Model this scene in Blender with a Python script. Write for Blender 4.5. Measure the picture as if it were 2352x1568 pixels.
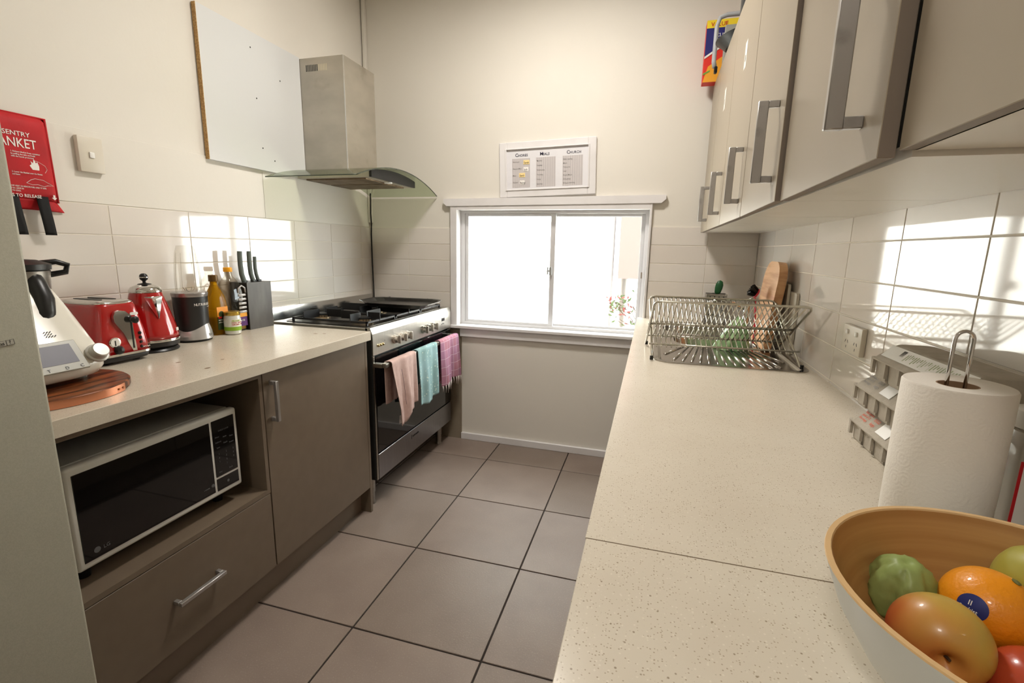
import bpy, bmesh, math, random
from mathutils import Vector, Matrix, noise
random.seed(4)
PI = math.pi
sc = bpy.context.scene
C = sc.collection
for o in list(bpy.data.objects): bpy.data.objects.remove(o)

# ---------------------------------------------------------------- camera, world, lights, exposure
CX, CZ, YAW, PITCH, ROLL = 0.9443, 1.2535, 0.2786, 0.1913, 0.0192
f_ = Vector((-math.sin(YAW)*math.cos(PITCH), math.cos(YAW)*math.cos(PITCH), -math.sin(PITCH)))
r0 = Vector((math.cos(YAW), math.sin(YAW), 0)); u0 = r0.cross(f_)
r_ = math.cos(ROLL)*r0 + math.sin(ROLL)*u0; u_ = -math.sin(ROLL)*r0 + math.cos(ROLL)*u0
cam = bpy.data.objects.new('camera', bpy.data.cameras.new('camera')); C.objects.link(cam)
M_ = Matrix((r_, u_, -f_)).transposed().to_4x4(); M_.translation = Vector((CX, 0, CZ))
cam.matrix_world = M_
cam.data.sensor_width = 36; cam.data.lens = 1097.885/2352*36; cam.data.clip_start = 0.02
sc.camera = cam
sc.view_settings.view_transform = 'Standard'; sc.view_settings.look = 'None'
sc.view_settings.gamma = 1; sc.view_settings.use_curve_mapping = False
sc.view_settings.exposure = 0.15

L, RW, WY, ZC = -0.8424, 1.4742, 2.8251, 0.8801      # left wall, right wall, far wall, worktop height
YN, ZT = -2.3, 2.78                                   # wall behind the camera, ceiling

w = bpy.data.worlds.new('sky'); sc.world = w; w.use_nodes = True
bg = w.node_tree.nodes['Background']; bg.inputs[0].default_value = (0.94, 0.965, 1.0, 1); bg.inputs[1].default_value = 17

def lamp(name, kind, loc, rot, energy, color=(1, 1, 1), size=None, size_y=None, shape=None):
    ld = bpy.data.lights.new(name, kind); ld.energy = energy; ld.color = color
    if kind == 'AREA':
        ld.shape = shape or 'RECTANGLE'; ld.size = size
        if size_y: ld.size_y = size_y
    lo = bpy.data.objects.new(name, ld); lo.location = loc; lo.rotation_euler = rot; C.objects.link(lo)
    return lo
# daylight sampling helpers for the two openings (portals add no light of their own)
p1 = lamp('window_portal', 'AREA', (0.34, WY+0.12, 1.13), (PI/2, 0, PI), 1, size=1.12, size_y=0.7); p1.data.cycles.is_portal = True
# unseen ceiling light near the far wall, and fill added behind the camera
lamp('unseen_ceiling_light', 'AREA', (0.42, 1.85, ZT-0.07), (0, 0, 0), 27, (1, 0.95, 0.89), size=0.34, shape='DISK')
lamp('unseen_ceiling_light', 'AREA', (0.45, -1.0, ZT-0.07), (0, 0, 0), 17, (1, 0.95, 0.89), size=0.34, shape='DISK')

# ---------------------------------------------------------------- materials
def srgb(c):
    return tuple((v/255/12.92 if v/255 <= 0.04045 else ((v/255+0.055)/1.055)**2.4) for v in c)
def mat(name, col, rough=0.5, metal=0.0, alpha=None, trans=0.0, ior=1.45, emit=None, coat=0, spec=None):
    m = bpy.data.materials.new(name); m.use_nodes = True
    b = m.node_tree.nodes['Principled BSDF']
    b.inputs['Base Color'].default_value = (*srgb(col), 1)
    b.inputs['Roughness'].default_value = rough; b.inputs['Metallic'].default_value = metal
    b.inputs['Transmission Weight'].default_value = trans; b.inputs['IOR'].default_value = ior
    if coat: b.inputs['Coat Weight'].default_value = coat; b.inputs['Coat Roughness'].default_value = 0.06
    if spec is not None: b.inputs['Specular IOR Level'].default_value = spec
    if emit: b.inputs['Emission Color'].default_value = (*srgb(col), 1); b.inputs['Emission Strength'].default_value = emit
    return m
def nodes(m): return m.node_tree.nodes, m.node_tree.links, m.node_tree.nodes['Principled BSDF']
def noise_mix(m, col2, scale=5, detail=4, lo=0.4, hi=0.6, fac=1.0, stretch=None, kind='noise', bump=0, bump_scale=None, coord='Object', rough2=None):
    """mixes a second colour into a material by noise, optional bump"""
    n, l, b = nodes(m)
    tc = n.new('ShaderNodeTexCoord'); mp = n.new('ShaderNodeMapping')
    l.new(tc.outputs[coord], mp.inputs[0])
    if stretch: mp.inputs['Scale'].default_value = stretch
    if kind == 'noise':
        t = n.new('ShaderNodeTexNoise'); t.inputs['Scale'].default_value = scale; t.inputs['Detail'].default_value = detail; out = t.outputs[0]
    else:
        t = n.new('ShaderNodeTexVoronoi'); t.inputs['Scale'].default_value = scale; out = t.outputs['Distance']
    l.new(mp.outputs[0], t.inputs[0])
    r = n.new('ShaderNodeValToRGB'); r.color_ramp.elements[0].position = lo; r.color_ramp.elements[1].position = hi
    l.new(out, r.inputs[0])
    ml = n.new('ShaderNodeMath'); ml.operation = 'MULTIPLY'; ml.inputs[1].default_value = fac; l.new(r.outputs[0], ml.inputs[0])
    mx = n.new('ShaderNodeMix'); mx.data_type = 'RGBA'; l.new(ml.outputs[0], mx.inputs[0])
    src = b.inputs['Base Color']
    if src.is_linked: l.new(src.links[0].from_socket, mx.inputs[6])
    else: mx.inputs[6].default_value = src.default_value
    mx.inputs[7].default_value = (*srgb(col2), 1)
    l.new(mx.outputs[2], b.inputs['Base Color'])
    if bump:
        bp = n.new('ShaderNodeBump'); bp.inputs['Strength'].default_value = bump; bp.inputs['Distance'].default_value = 0.002
        t2 = n.new('ShaderNodeTexNoise'); t2.inputs['Scale'].default_value = bump_scale or scale; t2.inputs['Detail'].default_value = 3
        l.new(mp.outputs[0], t2.inputs[0]); l.new(t2.outputs[0], bp.inputs['Height']); l.new(bp.outputs[0], b.inputs['Normal'])
    return m
def speckle(m, col2, scale, lo, hi, fac, dens=0.6):
    """small dark chips: voronoi cells picked by random colour"""
    n, l, b = nodes(m)
    tc = n.new('ShaderNodeTexCoord'); v = n.new('ShaderNodeTexVoronoi'); v.inputs['Scale'].default_value = scale
    l.new(tc.outputs['Object'], v.inputs[0])
    r = n.new('ShaderNodeValToRGB'); r.color_ramp.elements[0].position = lo; r.color_ramp.elements[1].position = hi
    r.color_ramp.elements[0].color = (1, 1, 1, 1); r.color_ramp.elements[1].color = (0, 0, 0, 1)
    l.new(v.outputs['Distance'], r.inputs[0])
    sp = n.new('ShaderNodeSeparateColor'); l.new(v.outputs['Color'], sp.inputs[0])
    gt = n.new('ShaderNodeMath'); gt.operation = 'GREATER_THAN'; gt.inputs[1].default_value = dens; l.new(sp.outputs[0], gt.inputs[0])
    m1 = n.new('ShaderNodeMath'); m1.operation = 'MULTIPLY'; l.new(r.outputs[0], m1.inputs[0]); l.new(gt.outputs[0], m1.inputs[1])
    m2 = n.new('ShaderNodeMath'); m2.operation = 'MULTIPLY'; l.new(m1.outputs[0], m2.inputs[0]); m2.inputs[1].default_value = fac
    mx = n.new('ShaderNodeMix'); mx.data_type = 'RGBA'; l.new(m2.outputs[0], mx.inputs[0])
    src = b.inputs['Base Color']
    if src.is_linked: l.new(src.links[0].from_socket, mx.inputs[6])
    else: mx.inputs[6].default_value = src.default_value
    mx.inputs[7].default_value = (*srgb(col2), 1); l.new(mx.outputs[2], b.inputs['Base Color'])
    return m

PAINT = noise_mix(mat('cream_paint', (225, 220, 210), 0.8), (218, 212, 200), 1.7, 3, 0.3, 0.7, 0.5, bump=0.15, bump_scale=60)
CEIL = mat('ceiling_paint', (238, 234, 226), 0.7)
TRIM = noise_mix(mat('white_gloss_paint', (226, 223, 222), 0.35), (208, 204, 200), 6, 3, 0.45, 0.75, 0.5)
GROUT = mat('wall_grout', (222, 214, 200), 0.8)
TILE = mat('white_wall_tile', (222, 215, 206), 0.05, coat=0.5)
TILE2 = mat('white_wall_tile_warm', (219, 211, 201), 0.06, coat=0.5)
FGROUT = mat('floor_grout', (46, 38, 33), 0.9)
def floor_mat(name, a, b_):
    m = noise_mix(mat(name, a, 0.42), b_, 5, 6, 0.35, 0.65, 0.8)
    noise_mix(m, (168, 154, 142), 220, 2, 0.58, 0.72, 0.35, bump=0.2, bump_scale=150)
    return m
FT = [floor_mat('floor_tile_a', (136, 121, 110), (126, 111, 101)), floor_mat('floor_tile_b', (140, 125, 114), (129, 114, 104)), floor_mat('floor_tile_c', (132, 118, 107), (124, 110, 99))]
QUARTZ = noise_mix(mat('quartz_worktop', (212, 203, 186), 0.22), (205, 194, 176), 9, 4, 0.35, 0.7, 0.5)
speckle(QUARTZ, (150, 132, 106), 300, 0.16, 0.32, 0.7, 0.55)
speckle(QUARTZ, (136, 118, 94), 130, 0.10, 0.20, 0.8, 0.80)
speckle(QUARTZ, (228, 220, 204), 240, 0.2, 0.32, 0.5, 0.7)
LAM = noise_mix(mat('taupe_laminate', (113, 99, 83), 0.38), (105, 91, 75), 3, 3, 0.3, 0.7, 0.5, stretch=(1, 8, 8))
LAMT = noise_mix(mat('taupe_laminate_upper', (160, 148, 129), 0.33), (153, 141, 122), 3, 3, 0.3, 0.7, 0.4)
LAMD = mat('taupe_laminate_edge', (122, 107, 92), 0.5)
MELA = noise_mix(mat('white_melamine', (226, 220, 209), 0.4), (196, 186, 170), 14, 6, 0.62, 0.8, 0.35, stretch=(1, 0.3, 1))
DARKIN = mat('cabinet_inside', (92, 80, 66), 0.6)
def steel(name, col=(172, 168, 160), rough=0.3, st=(1, 1, 60), bump=0.05):
    return noise_mix(mat(name, col, rough, 1.0), tuple(int(v*0.88) for v in col), 6, 4, 0.3, 0.7, 0.7, stretch=st, bump=bump, bump_scale=30)
STEEL = steel('brushed_steel')
STEELH = noise_mix(steel('hood_steel', (196, 190, 178), 0.5, (1, 1, 2), 0.02), (150, 138, 118), 9, 6, 0.60, 0.75, 0.4)
CHROME = mat('chrome', (205, 203, 200), 0.08, 1.0)
WIRE = mat('wire_chrome', (196, 192, 180), 0.2, 1.0)
HANDLE = noise_mix(mat('handle_steel', (176, 173, 170), 0.32, 0.75), (110, 104, 98), 25, 5, 0.6, 0.75, 0.35)
SINKM = noise_mix(mat('sink_steel', (176, 170, 162), 0.18, 1.0), (140, 132, 124), 8, 4, 0.4, 0.7, 0.4, bump=0.1, bump_scale=20)
BLACK = mat('black_plastic', (18, 18, 18), 0.35)
BLACKG = mat('black_glass', (6, 6, 7), 0.03, coat=0.3)
IRON = mat('cast_iron', (26, 26, 27), 0.42)
CHAR = mat('charcoal_enamel', (52, 52, 50), 0.35)
WHITEP = mat('white_plastic', (232, 230, 224), 0.3)
WHITED = mat('dull_white_plastic', (212, 204, 188), 0.4)
GREYP = mat('grey_plastic', (150, 150, 142), 0.35)
RED = mat('red_enamel', (168, 10, 14), 0.12, coat=0.8)
ALU = mat('window_aluminium', (206, 204, 204), 0.35)
GLASS = mat('clear_glass', (255, 255, 255), 0.0, trans=1.0, ior=1.45)
def thin_glass(name, col, gloss=0.1, tint=0.0):
    m = bpy.data.materials.new(name); m.use_nodes = True
    n, l = m.node_tree.nodes, m.node_tree.links; n.clear()
    o = n.new('ShaderNodeOutputMaterial'); t = n.new('ShaderNodeBsdfTransparent'); g = n.new('ShaderNodeBsdfGlossy')
    t.inputs[0].default_value = (*srgb(col), 1); g.inputs['Roughness'].default_value = 0.03
    fr = n.new('ShaderNodeLayerWeight'); pw = n.new('ShaderNodeMath'); pw.operation = 'POWER'; pw.inputs[1].default_value = 4.0
    ma = n.new('ShaderNodeMath'); ma.operation = 'MULTIPLY_ADD'; ma.inputs[1].default_value = 0.6; ma.inputs[2].default_value = 0.04; mx = n.new('ShaderNodeMixShader')
    l.new(fr.outputs['Facing'], pw.inputs[0]); l.new(pw.outputs[0], ma.inputs[0]); l.new(ma.outputs[0], mx.inputs[0]); l.new(t.outputs[0], mx.inputs[1]); l.new(g.outputs[0], mx.inputs[2]); l.new(mx.outputs[0], o.inputs[0])
    return m
PANE = thin_glass('window_pane_glass', (246, 250, 249))
HOODG = thin_glass('hood_glass', (228, 233, 220))
CLEARP = thin_glass('clear_plastic', (248, 247, 244))
CLEARP2 = thin_glass('cloudy_plastic', (238, 234, 226))
OIL = mat('olive_oil', (226, 172, 24), 0.05, trans=0.85, ior=1.2); 
PAPER = mat('paper', (225, 222, 214), 0.7)
INK = mat('ink', (40, 36, 60), 0.7); INKG = mat('grey_ink', (120, 116, 112), 0.7)
REDT = mat('red_print', (190, 24, 28), 0.5); WHT = mat('white_print', (236, 232, 226), 0.5)
GREYT = mat('silver_print', (150, 148, 146), 0.4)

# ---------------------------------------------------------------- mesh helpers
class MB:
    def __init__(s): s.bm = bmesh.new()
    def box(s, x0, x1, y0, y1, z0, z1, bev=0, seg=1, rot=None, ctr=None):
        v = [s.bm.verts.new(p) for p in ((x0,y0,z0),(x1,y0,z0),(x1,y1,z0),(x0,y1,z0),(x0,y0,z1),(x1,y0,z1),(x1,y1,z1),(x0,y1,z1))]
        fs = [s.bm.faces.new([v[i] for i in q]) for q in ((0,3,2,1),(4,5,6,7),(0,1,5,4),(1,2,6,5),(2,3,7,6),(3,0,4,7))]
        if bev:
            es = list({e for f in fs for e in f.edges})
            r = bmesh.ops.bevel(s.bm, geom=es, offset=bev, segments=seg, affect='EDGES', profile=0.5)
            v = list({vv for f in r['faces'] for vv in f.verts} | {q for q in v if q.is_valid})
        if rot is not None: bmesh.ops.transform(s.bm, matrix=Matrix.Translation(ctr or Vector()) @ rot @ Matrix.Translation(-(ctr or Vector())), verts=[q for q in v if q.is_valid])
        return s
    def rings(s, rings, close=True, cap0=True, cap1=True):
        vs = [[s.bm.verts.new(p) for p in r] for r in rings]; n = len(rings[0])
        for a, b in zip(vs[:-1], vs[1:]):
            for i in range(n if close else n-1):
                j = (i+1) % n; s.bm.faces.new((a[i], a[j], b[j], b[i]))
        if cap0: s.bm.faces.new(list(reversed(vs[0])))
        if cap1: s.bm.faces.new(vs[-1])
        return s
    def lathe(s, prof, x=0, y=0, z=0, n=24, cap0=True, cap1=True, sx=1, sy=1):
        return s.rings([[(x+sx*r*math.cos(2*PI*i/n), y+sy*r*math.sin(2*PI*i/n), z+h) for i in range(n)] for r, h in prof], True, cap0, cap1)
    def cyl(s, a, b, r, n=16, r2=None):
        return s.tube([a, b], r, n, r2=r2)
    def tube(s, pts, r, n=8, closed=False, r2=None, flat=None):
        pts = [Vector(p) for p in pts]; R = []; m = len(pts); prev = None
        for i, p in enumerate(pts):
            if closed: t = pts[(i+1) % m]-pts[i-1]
            else: t = pts[min(i+1, m-1)]-pts[max(i-1, 0)]
            t.normalize()
            if prev is None:
                a = Vector((0, 0, 1)) if abs(t.z) < 0.9 else Vector((1, 0, 0)); u = t.cross(a).normalized()
            else: u = (prev-t*prev.dot(t)).normalized()
            prev = u; v = t.cross(u); rr = r if r2 is None else r+(r2-r)*i/(m-1)
            R.append([p+u*rr*math.cos(2*PI*k/n)+v*rr*(flat or 1)*math.sin(2*PI*k/n) for k in range(n)])
        if closed: R.append(R[0]); return s.rings(R, True, False, False)
        return s.rings(R)
    def prism(s, poly, h, axis='z', off=0):
        """poly 2D extruded along axis from off to off+h"""
        def P(a, b, c): return {'z': (a, b, c), 'x': (c, a, b), 'y': (a, c, b)}[axis]
        return s.rings([[P(a, b, off) for a, b in poly], [P(a, b, off+h) for a, b in poly]])
    def grid(s, fn, nu, nv, thick=0):
        vs = [[s.bm.verts.new(fn(i/nu, j/nv)) for j in range(nv+1)] for i in range(nu+1)]
        for i in range(nu):
            for j in range(nv): s.bm.faces.new((vs[i][j], vs[i+1][j], vs[i+1][j+1], vs[i][j+1]))
        return s
    def disc(s, x, y, z, rx, ry=None, n=20): 
        s.bm.faces.new([s.bm.verts.new((x+rx*math.cos(2*PI*i/n), y+(ry or rx)*math.sin(2*PI*i/n), z)) for i in range(n)]); return s
    def rot(s, m): bmesh.ops.transform(s.bm, matrix=m, verts=s.bm.verts); return s
    def build(s, name, m, parent=None, smooth=False, loc=None, label=None, solid=0, sub=0):
        bmesh.ops.recalc_face_normals(s.bm, faces=s.bm.faces)
        me = bpy.data.meshes.new(name); s.bm.to_mesh(me); s.bm.free()
        for mm in (m if isinstance(m, (list, tuple)) else [m]): me.materials.append(mm)
        o = bpy.data.objects.new(name, me); C.objects.link(o)
        if smooth:
            me.shade_smooth()
            if smooth != 'all':
                try: me.set_sharp_from_angle(angle=math.radians(38))
                except Exception: pass
        if parent: o.parent = parent
        if loc: o.location = loc
        if label: o['label'] = label
        if solid:
            md = o.modifiers.new('thickness', 'SOLIDIFY'); md.thickness = solid; md.offset = 0
        if sub:
            md = o.modifiers.new('subdivision', 'SUBSURF'); md.levels = sub; md.render_levels = sub
        return o
def tag(o, label=None, cat=None, group=None, kind=None):
    if label: o['label'] = label
    if cat: o['category'] = cat
    if group: o['group'] = group
    if kind: o['kind'] = kind
    return o
def thing(name, label, cat, loc=(0, 0, 0), rz=0, group=None):
    o = bpy.data.objects.new(name, None); C.objects.link(o); o.location = loc; o.rotation_euler = (0, 0, rz); o.empty_display_size = 0.05
    return tag(o, label, cat, group)
def struct(name, parent=None):
    o = bpy.data.objects.new(name, None); C.objects.link(o); o['kind'] = 'structure'; return o
def copy_tree(o, parent=None):
    c = o.copy(); C.objects.link(c); c.parent = parent
    for ch in [q for q in o.children]: copy_tree(ch, c)
    return c
def text(s, size, origin, right, up, m, parent, name='lettering', depth=0.0003, align='LEFT', width=1.0, smear=None):
    """flat print: text laid on the plane through origin spanned by right and up (in parent space)"""
    cu = bpy.data.curves.new('lettering', 'FONT'); cu.body = s; cu.size = size; cu.align_x = align; cu.extrude = depth; cu.resolution_u = 2
    cu.offset = 0.004*size
    t = bpy.data.objects.new('lettering_tmp', cu); C.objects.link(t)
    dg = bpy.context.evaluated_depsgraph_get(); dg.update()
    me = bpy.data.meshes.new_from_object(t.evaluated_get(dg)); bpy.data.objects.remove(t)
    r = Vector(right).normalized(); u = Vector(up).normalized(); n = r.cross(u).normalized()
    mt = Matrix((r*width, u, n)).transposed().to_4x4(); mt.translation = Vector(origin)+n*(depth+0.0002)
    me.transform(mt); me.materials.clear(); me.materials.append(m)
    o = bpy.data.objects.new(name, me); C.objects.link(o); o.parent = parent
    return o
def rrect(x0, x1, y0, y1, r, n=6):
    P = []
    for cx, cy, a0 in ((x1-r, y1-r, 0), (x0+r, y1-r, PI/2), (x0+r, y0+r, PI), (x1-r, y0+r, 3*PI/2)):
        P += [(cx+r*math.cos(a0+PI/2*k/n), cy+r*math.sin(a0+PI/2*k/n)) for k in range(n+1)]
    return P
def arc(cx, cy, r, a0, a1, n): return [(cx+r*math.cos(a0+(a1-a0)*k/n), cy+r*math.sin(a0+(a1-a0)*k/n)) for k in range(n+1)]

# ---------------------------------------------------------------- floor
floor = struct('floor')
MB().box(L-0.1, RW+0.1, YN-0.1, WY+0.1, -0.08, -0.004).build('grout', FGROUT, floor)
S, X0, Y0, G = 0.4557, 0.0673, 1.1933, 0.0030
k = 0
for i in range(-2, 4):
    for j in range(-8, 4):
        x0, x1 = max(X0+i*S+G, L), min(X0+(i+1)*S-G, RW); y0, y1 = max(Y0+j*S+G, YN), min(Y0+(j+1)*S-G, WY)
        if x1-x0 < 0.02 or y1-y0 < 0.02: continue
        MB().box(x0, x1, y0, y1, -0.02, 0, 0.0012).build('tile', FT[(i*7+j*3+k) % 3], floor); k += 1

# ---------------------------------------------------------------- walls with their tiles
TH, TL, g = 0.1, 0.2966, 0.0017
def wall_tiles(parent, axis, plane, sgn, xs, zs, lo, hi, zlo, zhi, m):
    for a, b in zip(xs[:-1], xs[1:]):
        for c, d_ in zip(zs[:-1], zs[1:]):
            a_, b_, c_, e_ = max(a+g, lo), min(b-g, hi), max(c+g, zlo), min(d_-g, zhi)
            if b_-a_ < 0.008 or e_-c_ < 0.008: continue
            p0, p1 = sorted((plane, plane+sgn*0.006))
            q = MB()
            if axis == 'x': q.box(p0, p1, a_, b_, c_, e_, 0.0009)
            else: q.box(a_, b_, p0, p1, c_, e_, 0.0009)
            q.build('tile', m[(int(a*97)+int(c*31)) % 2], parent)
TM = [TILE, TILE2]
wl = struct('wall_left')
MB().box(L-0.15, L-0.006, YN-0.1, WY+0.15, -0.05, ZT+0.05).build('wall_board', PAINT, wl)
MB().box(L-0.0062, L-0.0016, 0.2, WY, 0.86, 1.3738).build('grout', GROUT, wl)
ys = [0.9332+TL*i for i in range(-3, 8)]
zs = [1.3738-TH*i for i in range(6, -1, -1)]
wall_tiles(wl, 'x', L, -1, ys, zs, 0.2, WY, 0.85, 1.3738, TM)
# painted splash sheets above the tiles
MB().box(L-0.007, L-0.003, 0.35, 1.9335, 1.3758, 1.6045, 0.0006).build('sheet', PAINT, wl)
MB().box(L-0.007, L-0.003, 1.9355, WY, 1.3758, 1.5880, 0.0006).build('sheet', PAINT, wl)

wf = struct('wall_far')
XA, XB, ZA, ZB = -0.228, 0.912, 0.768, 1.486           # window opening
q = MB()
q.box(L-0.15, XA-0.004, WY+0.006, WY+0.13, -0.05, ZT+0.05); q.box(XB+0.004, RW+0.15, WY+0.006, WY+0.13, -0.05, ZT+0.05)
q.box(XA-0.004, XB+0.004, WY+0.006, WY+0.13, -0.05, ZA-0.004); q.box(XA-0.004, XB+0.004, WY+0.006, WY+0.13, ZB+0.004, ZT+0.05)
q.build('wall_board', PAINT, wf)
MB().box(L, -0.26, WY+0.0016, WY+0.0062, 0.74, 1.3738).build('grout', GROUT, wf)
MB().box(0.93, RW, WY+0.0016, WY+0.0062, 0.86, 1.3886).build('grout', GROUT, wf)
wall_tiles(wf, 'y', WY, 1, [L, -0.568, -0.2714], [0.7738-0.1+TH*i for i in range(0, 8)], L, -0.2714, 0.745, 1.3738, TM)
wall_tiles(wf, 'y', WY, 1, [0.9275, 1.2241, RW], [0.7886+TH*i for i in range(0, 7)], 0.9245, RW, 0.85, 1.3886, TM)
MB().box(L, L+0.022, WY-0.022, WY+0.006, 1.40, ZT, 0.006, 2).build('trim', PAINT, wf)

wr = struct('wall_right')
MB().box(RW+0.006, RW+0.15, YN-0.1, WY+0.15, -0.05, ZT+0.05).build('wall_board', PAINT, wr)
MB().box(RW+0.0016, RW+0.0062, -0.35, WY, 0.86, 1.3886).build('grout', GROUT, wr)
ysr = [1.8785+TL*i for i in range(-8, 5)]
wall_tiles(wr, 'x', RW, 1, ysr, [0.7886+TH*i for i in range(0, 7)], -0.35, WY, 0.85, 1.3886, TM)

wn = struct('wall_near')
DX0, DX1, DZ = 0.22, 1.08, 2.08
q = MB(); q.box(L-0.15, DX0, YN-0.12, YN, -0.05, ZT+0.05); q.box(DX1, RW+0.15, YN-0.12, YN, -0.05, ZT+0.05); q.box(DX0, DX1, YN-0.12, YN, DZ, ZT+0.05)
q.build('wall_board', PAINT, wn)
ce = struct('ceiling'); MB().box(L-0.15, RW+0.15, YN-0.15, WY+0.15, ZT, ZT+0.08).build('ceiling_board', CEIL, ce)

# closed door behind the camera
dr = struct('door_1')
for a, b in ((DX0, DX1),):
    q = MB(); q.box(a, a+0.05, YN-0.09, YN-0.04, 0, DZ, 0.003); q.box(b-0.05, b, YN-0.09, YN-0.04, 0, DZ, 0.003)
    q.box(a+0.05, b-0.05, YN-0.09, YN-0.04, 0, 0.08, 0.003); q.box(a+0.05, b-0.05, YN-0.09, YN-0.04, DZ-0.06, DZ, 0.003)
    q.build('door_frame', ALU, dr); MB().box(a+0.05, b-0.05, YN-0.085, YN-0.045, 0.08, DZ-0.06).build('door_leaf', TRIM, dr)

# ---------------------------------------------------------------- window
win = struct('window_1')
# architrave head with clipped ends (slightly out of level, as in the room)
hz = 1.503
MB().prism([(-0.294, hz), (0.969, hz+0.010), (0.993, hz+0.030), (0.993, hz+0.053), (-0.313, hz+0.043), (-0.313, hz+0.018)], 0.026, 'y', WY-0.022).build('head_board', TRIM, win)
MB().box(XA, XB, WY-0.016, WY+0.05, ZB-0.004, hz+0.012).build('head_lining', TRIM, win)
MB().box(-0.2714, XA, WY-0.016, WY+0.05, 0.752, hz+0.004, 0.002).build('casing', TRIM, win)
MB().box(XB, 0.9255, WY-0.016, WY+0.05, 0.752, hz+0.009, 0.002).build('casing', TRIM, win)
MB().box(-0.2714, 0.9255, WY-0.034, WY+0.05, 0.750, ZA+0.002, 0.003).build('sill', TRIM, win)
MB().box(-0.209, 0.9255, WY-0.016, WY+0.006, 0.697, 0.750, 0.002).build('apron', TRIM, win)
yf = WY+0.05
q = MB()     # outer aluminium frame
q.box(XA, XA+0.028, yf, yf+0.055, ZA, ZB); q.box(XB-0.020, XB, yf, yf+0.055, ZA, ZB)
q.box(XA+0.028, XB-0.020, yf+0.0003, yf+0.055, ZA, ZA+0.020); q.box(XA+0.028, XB-0.020, yf+0.0003, yf+0.055, ZB-0.022, ZB)
q.build('outer_frame', ALU, win)
def sash(x0, x1, y0, wl_, wr_, name):
    s = MB(); z0, z1 = ZA+0.016, ZB-0.018
    s.box(x0, x0+wl_, y0, y0+0.018, z0, z1, 0.0015); s.box(x1-wr_, x1, y0, y0+0.018, z0, z1, 0.0015)
    s.box(x0+wl_, x1-wr_, y0, y0+0.018, z0, z0+0.018, 0.0015); s.box(x0+wl_, x1-wr_, y0, y0+0.018, z1-0.020, z1, 0.0015)
    o = s.build(name, ALU, win); MB().box(x0+wl_, x1-wr_, y0+0.008, y0+0.010, z0+0.018, z1-0.020).build('pane', PANE, o)
    return o
s1 = sash(XA+0.028, 0.378, yf+0.006, 0.022, 0.030, 'sash'); s2 = sash(0.350, XB-0.020, yf+0.030, 0.030, 0.022, 'sash')
q = MB(); q.box(0.349, 0.365, yf-0.012, yf+0.006, 1.10, 1.15, 0.003); q.cyl((0.352, yf-0.02, 1.127), (0.338, yf-0.028, 1.127), 0.006); q.box(0.340, 0.347, yf-0.034, yf-0.012, 1.105, 1.15, 0.002)
q.build('latch', mat('latch_grey', (140, 138, 134), 0.4), win)
MB().box(XB-0.026, XB-0.019, yf-0.006, yf+0.006, 1.10, 1.135, 0.001).build('catch', LAMD, win)

MB_ = MB().box(-0.203, 0.95, WY-0.012, WY+0.006, 0, 0.044, 0.002).build('baseboard_far', TRIM); MB_['kind'] = 'structure'
fp = MB().box(L+0.01, -0.203, WY-0.006, WY+0.0059, 0, 0.742).build('trim_1', noise_mix(mat('taupe_wall_panel', (140, 128, 110), 0.5), (128, 116, 99), 5), None); fp['kind'] = 'structure'

# ---------------------------------------------------------------- outside
OUTW = noise_mix(mat('pale_render', (236, 228, 220), 0.8), (226, 218, 210), 4)
og = MB().box(-9, 10, WY+0.2, 14, -0.35, -0.3).build('ground', mat('pale_concrete', (214, 208, 198), 0.9)); og['kind'] = 'structure'
og = MB().box(-9, 10, -12, YN-0.14, -0.12, -0.07).build('ground', mat('pale_paving', (206, 200, 190), 0.9)); og['kind'] = 'structure'
nb = thing('neighbour_house', 'overexposed pale neighbouring house with pink cladding seen through the right window pane', 'house', (0, 0, -0.3))
MB().box(-6.5, 0.55, 6.2, 9.0, 0, 4.2).build('wall', OUTW, nb)
MB().box(0.55, 0.86, 6.05, 9.0, 1.22, 4.0).build('cladding', mat('brown_cladding', (94, 72, 66), 0.9), nb)
MB().box(0.86, 3.6, 6.5, 9.0, 0, 4.0).build('wall', OUTW, nb)
MB().tube([(0.47, 6.14, 0.2), (0.47, 6.14, 2.6)], 0.016, 8).build('downpipe', mat('pipe_grey', (84, 78, 76), 0.8), nb)
MB().box(-6.7, 3.8, 5.9, 9.3, 4.2, 4.35).build('roof', mat('roof_grey', (170, 160, 150), 0.8), nb)
pl = thing('garden_shrub', 'thin shrub branches with small leaves outside the lower right window pane', 'shrub', (0.95, 3.55, -0.3))
rnd = random.Random(3)
STEM = mat('shrub_stem', (66, 46, 36), 0.9); LEAFM = [mat('shrub_leaf', (62, 76, 36), 0.7), mat('shrub_leaf_pink', (110, 48, 44), 0.7)]
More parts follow.
